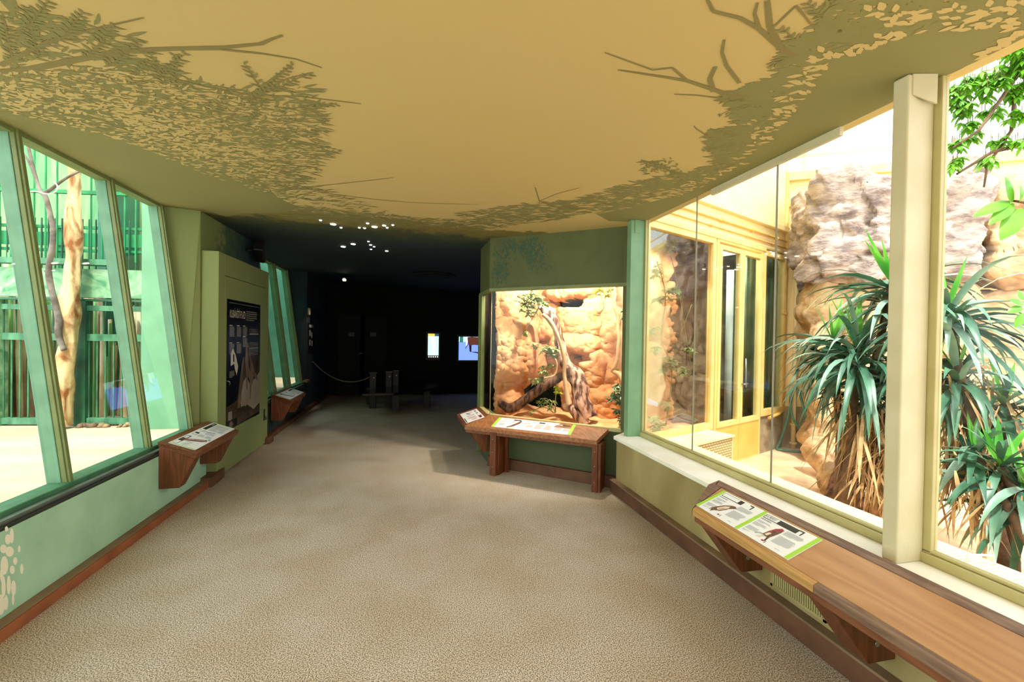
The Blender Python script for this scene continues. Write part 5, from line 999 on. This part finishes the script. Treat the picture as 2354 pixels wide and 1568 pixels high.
# ================================================================== ENCLOSURE (left)
ZF = .48
mat('yard_floor', 'd2bfa4', .9, 'b39c84', 1.4, stretch=(.6, 2, 1), bump=.1)
mat('fence_green', '1f9a5c', .5, '178048', 4); mat('fence_dark', '2c6a48', .55, '1d4a34', 6); mat('fence_worn', '5a9470', .6, '2f6446', 10, stretch=(1, 1, .4)); mat('camo', 'a5c8a0', .6, '4c8c62', 4.2, dist=1.5); mat('backdrop', 'a3c488', .8, '5c9668', 1.8, stretch=(1.6, 1, .35), dist=1.2)
mat('pole_cream', 'f4e8c8', .8, 'c2a478', 7, stretch=(1, 1, .4)); mat('pole_brown', 'a88c6c', .85, '5e4a38', 7, stretch=(1, 1, .4)); mat('pole_green', '8fc27a', .7, '4f9a5c', 6, stretch=(1, 1, .3)); mat('trunk_bare', 'f2cf9c', .75, '9a5c2c', 5, stretch=(1.6, 1.6, .7), bump=.5, ramp=(.36, .55), dist=.6); mat('branch_grey', '8c8078', .8, '5a4c44', 8)
mat('splay_green', '76ab88', .5, '679c7a', 3, dist=.5); mat('teal_wall', '447f68', .7, '376c58', 2, dist=1)
MB().box((-10, -5, .30), (-2.30, 12.2, ZF)).build('floor_enclosure', 'yard_floor', loc=(0, 0, 0), kind='structure')
Fp, Fq = onz(0, 978, ZF), onz(335, 978, ZF); fd = (Fq - Fp); fd.z = 0; fd.normalize(); fn = V((fd.y, -fd.x, 0))    # fn towards viewer
def fpx(px, py, d_=0): return onp(px, py, Fp + fn * d_, fn)
def fs(px, py, d_=0): return (fpx(px, py, d_) - Fp).dot(fd)
def fq(s_, d_, z): return V((Fp.x, Fp.y, 0)) + fd * s_ + fn * d_ + V((0, 0, z))
def fbox(b, s0, s1, d0, d1, z0, z1, mi=0): b.hexa([fq(s0, d0, z0), fq(s1, d0, z0), fq(s1, d1, z0), fq(s0, d1, z0)], [fq(s0, d0, z1), fq(s1, d0, z1), fq(s1, d1, z1), fq(s0, d1, z1)], mi)
fz = lambda px, py: fpx(px, py).z
SL0, SL1 = fs(8, 800) - 1.6, fs(337, 800); SM_ = fs(192, 800)
fe = thing('cage_fence', 'green steel bar fence with mid rail behind the debarked trunk', 'fence', fq(.8, 0, ZF))
for s0, s1 in ((fs(8, 800), SM_ - .06), (SM_ + .06, SL1)):
    for q0, q1 in ((ZF + .02, ZF + .09), (1.47, 1.55), (1.82, 1.88)): b = MB(); fbox(b, s0, s1, -.03, .03, q0, q1); b.build('rail', 'fence_worn', fe)
    b = MB(); k = int((s1 - s0) / .085)
    for i in range(k + 1): s_ = s0 + (s1 - s0) * i / k; b.tube([fq(s_, 0, ZF + .09), fq(s_, 0, 1.47)], .009, 6, caps=False)
    o = b.build('lower_bars', 'fence_worn', fe); o['kind'] = 'stuff'
    b = MB(); k = int((s1 - s0) / .13)
    for i in range(k + 1): s_ = s0 + (s1 - s0) * i / k; b.tube([fq(s_, 0, 1.55), fq(s_, 0, 1.93)], .008, 6, caps=False)
    o = b.build('upper_bars', 'fence_dark', fe); o['kind'] = 'stuff'
b = MB(); fbox(b, SM_ - .06, SM_ + .06, -.05, .05, ZF, 1.95); b.build('post', 'fence_dark', fe)
b = MB(); fbox(b, SL0, fs(8, 800), -.05, .05, ZF, 1.95); b.build('post', 'camo', fe)
b = MB(); fbox(b, SL0, SL1, -.03, .04, 1.97, 2.30); b.build('painted_beam', 'camo', fe); b = MB(); fbox(b, SL0, SL1 - .25, -.03, .08, 2.345, 2.41); b.build('top_beam', 'fence_worn', fe); b = MB(); fbox(b, SL0, SL1, -.02, .05, 1.93, 1.955); b.build('lip', 'fence_dark', fe)
# tall mesh of thin bars above
b = MB(); 
for i in range(18): s_ = SL0 + 1.2 + i * .125; b.tube([fq(s_, -.1, 2.41), fq(s_, -.1, 4.6)], .010, 6, caps=False)
fbox(b, SL0 + 1, SL1 - .1, -.12, -.08, 3.20, 3.24); o = b.build('upper_cage', 'fence_green'); tag(o, 'thin green upright bars above the painted beam', 'cage'); 
# second fence with the bright band
f2_ = thing('inner_fence', 'bright green fence with broad band behind the front bars', 'fence', fq(.8, -.9, ZF))
def z2(px, py): return fpx(px, py, -.9).z
b = MB(); fbox(b, -1.5, 2.0, -.93, -.90, z2(200, 566), z2(200, 536)); b.build('band', 'fence_green', f2_)
for y0 in (523, 576): b = MB(); fbox(b, -1.5, 2.0, -.94, -.90, z2(200, y0 + 3), z2(200, y0 - 3)); b.build('rail', 'fence_green', f2_)
b = MB()
for i in range(40): s_ = -1.4 + i * .085; b.tube([fq(s_, -.88, ZF), fq(s_, -.88, z2(200, 505))], .010, 6, caps=False)
o = b.build('bars', 'fence_dark', f2_); o['kind'] = 'stuff'
for px in (140, 240, 60): s_ = fs(px, 700, -.9); b = MB(); fbox(b, s_ - .07, s_ + .07, -.98, -.93, ZF, z2(200, 520)); b.build('post', 'fence_green', f2_)
# poles standing between the fences
random.seed(21)
PX = [14, 24, 34, 44, 54, 66, 76, 88, 100, 112, 124, 200, 209, 217, 226, 236, 284, 291, 298, 308, 318, 329]; TY = [600, 580, 640, 660, 600, 690, 665, 640, 700, 655, 700, 640, 655, 700, 688, 690, 692, 700, 705, 708, 712, 716]
for i, (x, y) in enumerate(zip(PX, TY)):
    d_ = -.25 - .3 * ((i * 7) % 3) / 3; a = fpx(x, y + random.randint(-8, 8), d_); r_ = random.uniform(.022, .038); s_ = (a - fq(0, d_, 0)).dot(fd)
    b = MB(); b.tube([fq(s_ + random.uniform(-.04, .04), d_, ZF), fq(s_, d_, (ZF + a.z) / 2), fq(s_, d_, a.z)], [r_ * 1.1, r_, r_ * .85], 8, rough=.15)
    o = b.build('bamboo_pole', ('pole_cream', 'pole_green', 'pole_brown', 'pole_cream')[i % 4]); tag(o, 'upright cane pole standing behind the green fence bars', 'pole', 'canes behind the cage fence')
b = MB()
for i in range(130):
    s_ = random.uniform(-1.0, 1.9); d_ = random.uniform(-.85, -.62); h = random.uniform(1.1, 1.45) if i % 2 else random.uniform(1.6, 2.05); r_ = random.uniform(.012, .028); b.tube([fq(s_, d_, ZF), fq(s_ + random.uniform(-.05, .05), d_, h)], r_, 6, mi=random.choice((0, 0, 1, 2)), caps=False)
o = b.build('reed_screen', ['pole_cream', 'pole_brown', 'pole_green']); tag(o, 'dense screen of reeds and sticks behind the fence', 'reeds', kind='stuff')
b = MB(); fbox(b, -3.5, 1.95, -1.62, -1.5, ZF - .1, 5.5); b.build('wall_enclosure_back', 'backdrop', loc=(0, 0, 0), kind='structure')
b = MB(); b.box((-2.97, 5.70, ZF), (-2.30, 5.80, 3.3)); b.build('wall_enclosure_splay', 'splay_green', loc=(0, 0, 0), kind='structure')
b = MB(); b.box((-4.1, 6.9, ZF), (-4.0, 12.0, 3.6)); b.box((-4.1, 11.9, ZF), (-2.3, 12.0, 3.6)); b.build('wall_enclosure_teal', 'teal_wall', loc=(0, 0, 0), kind='structure')
# trunk and branch
def tdep(px, py): return (fpx(px, py, .18) - EYE).dot(ray(CXP, CYP).normalized())
TD = tdep(155, 900)
log('bare_trunk', 'thick debarked orange trunk standing before the green fence', [(145, 979, 15), (144, 940, 16), (146, 890, 17), (149, 847, 17), (156, 790, 15), (160, 740, 17), (162, 680, 17), (167, 640, 15), (170, 590, 14), (171, 520, 15), (171, 450, 13), (171, 380, 13), (171, 300, 12)], TD, 'trunk_bare', .34, 20, 5, 'trunk')
BP = [(147, 806, 5), (135, 770, 6.5), (135, 735, 6.5), (126, 695, 6), (113, 640, 6), (114, 600, 6), (120, 570, 6), (122, 530, 5), (115, 493, 4.5), (104, 452, 4.5), (92, 438, 4), (78, 392, 3.5), (68, 350, 3.2), (60, 318, 3)]
o = log('crooked_branch', 'grey crooked branch growing up beside the debarked trunk', BP, TD - .12, 'branch_grey', .15, 10, 6, 'branch')
for pts in ([(100, 443, 4), (116, 436, 3.5), (134, 422, 3), (160, 405, 2.4), (186, 393, 2)], [(92, 438, 3.4), (66, 372, 2.4), (40, 338, 2)], [(114, 636, 3), (104, 622, 2.5)]):
    Q, RQ = pxtube(pts, TD - .12, sub=5); b = MB(); b.tube(Q, RQ, 8); b.build('twig', 'branch_grey', o)
mat('rope_white', 'e6e2d4', .7); Q, RQ = pxtube([(55, 444, 1.4), (80, 440, 1.4), (110, 446, 1.4), (128, 440, 1.4), (132, 428, 1.4), (124, 418, 1.2)], TD - .2, sub=5); b = MB(); b.tube(Q, RQ, 6); o = b.build('tied_rope', 'rope_white'); tag(o, 'white rope knotted round the crooked branch', 'rope')
# low pile at the fence foot
b = MB(); a = fq(SM_ + .3, .06, ZF)
for i in range(30): q = fq(SM_ + random.uniform(.05, .6), random.uniform(-.02, .12), ZF); r_ = random.uniform(.02, .05); b.tube([q, q + V((0, 0, r_))], [r_, r_ * .4], 6, rough=.3)
o = b.build('bark_pile', 'pole_brown'); tag(o, 'small heap of bark bits at the fence foot', 'bark', kind='stuff')
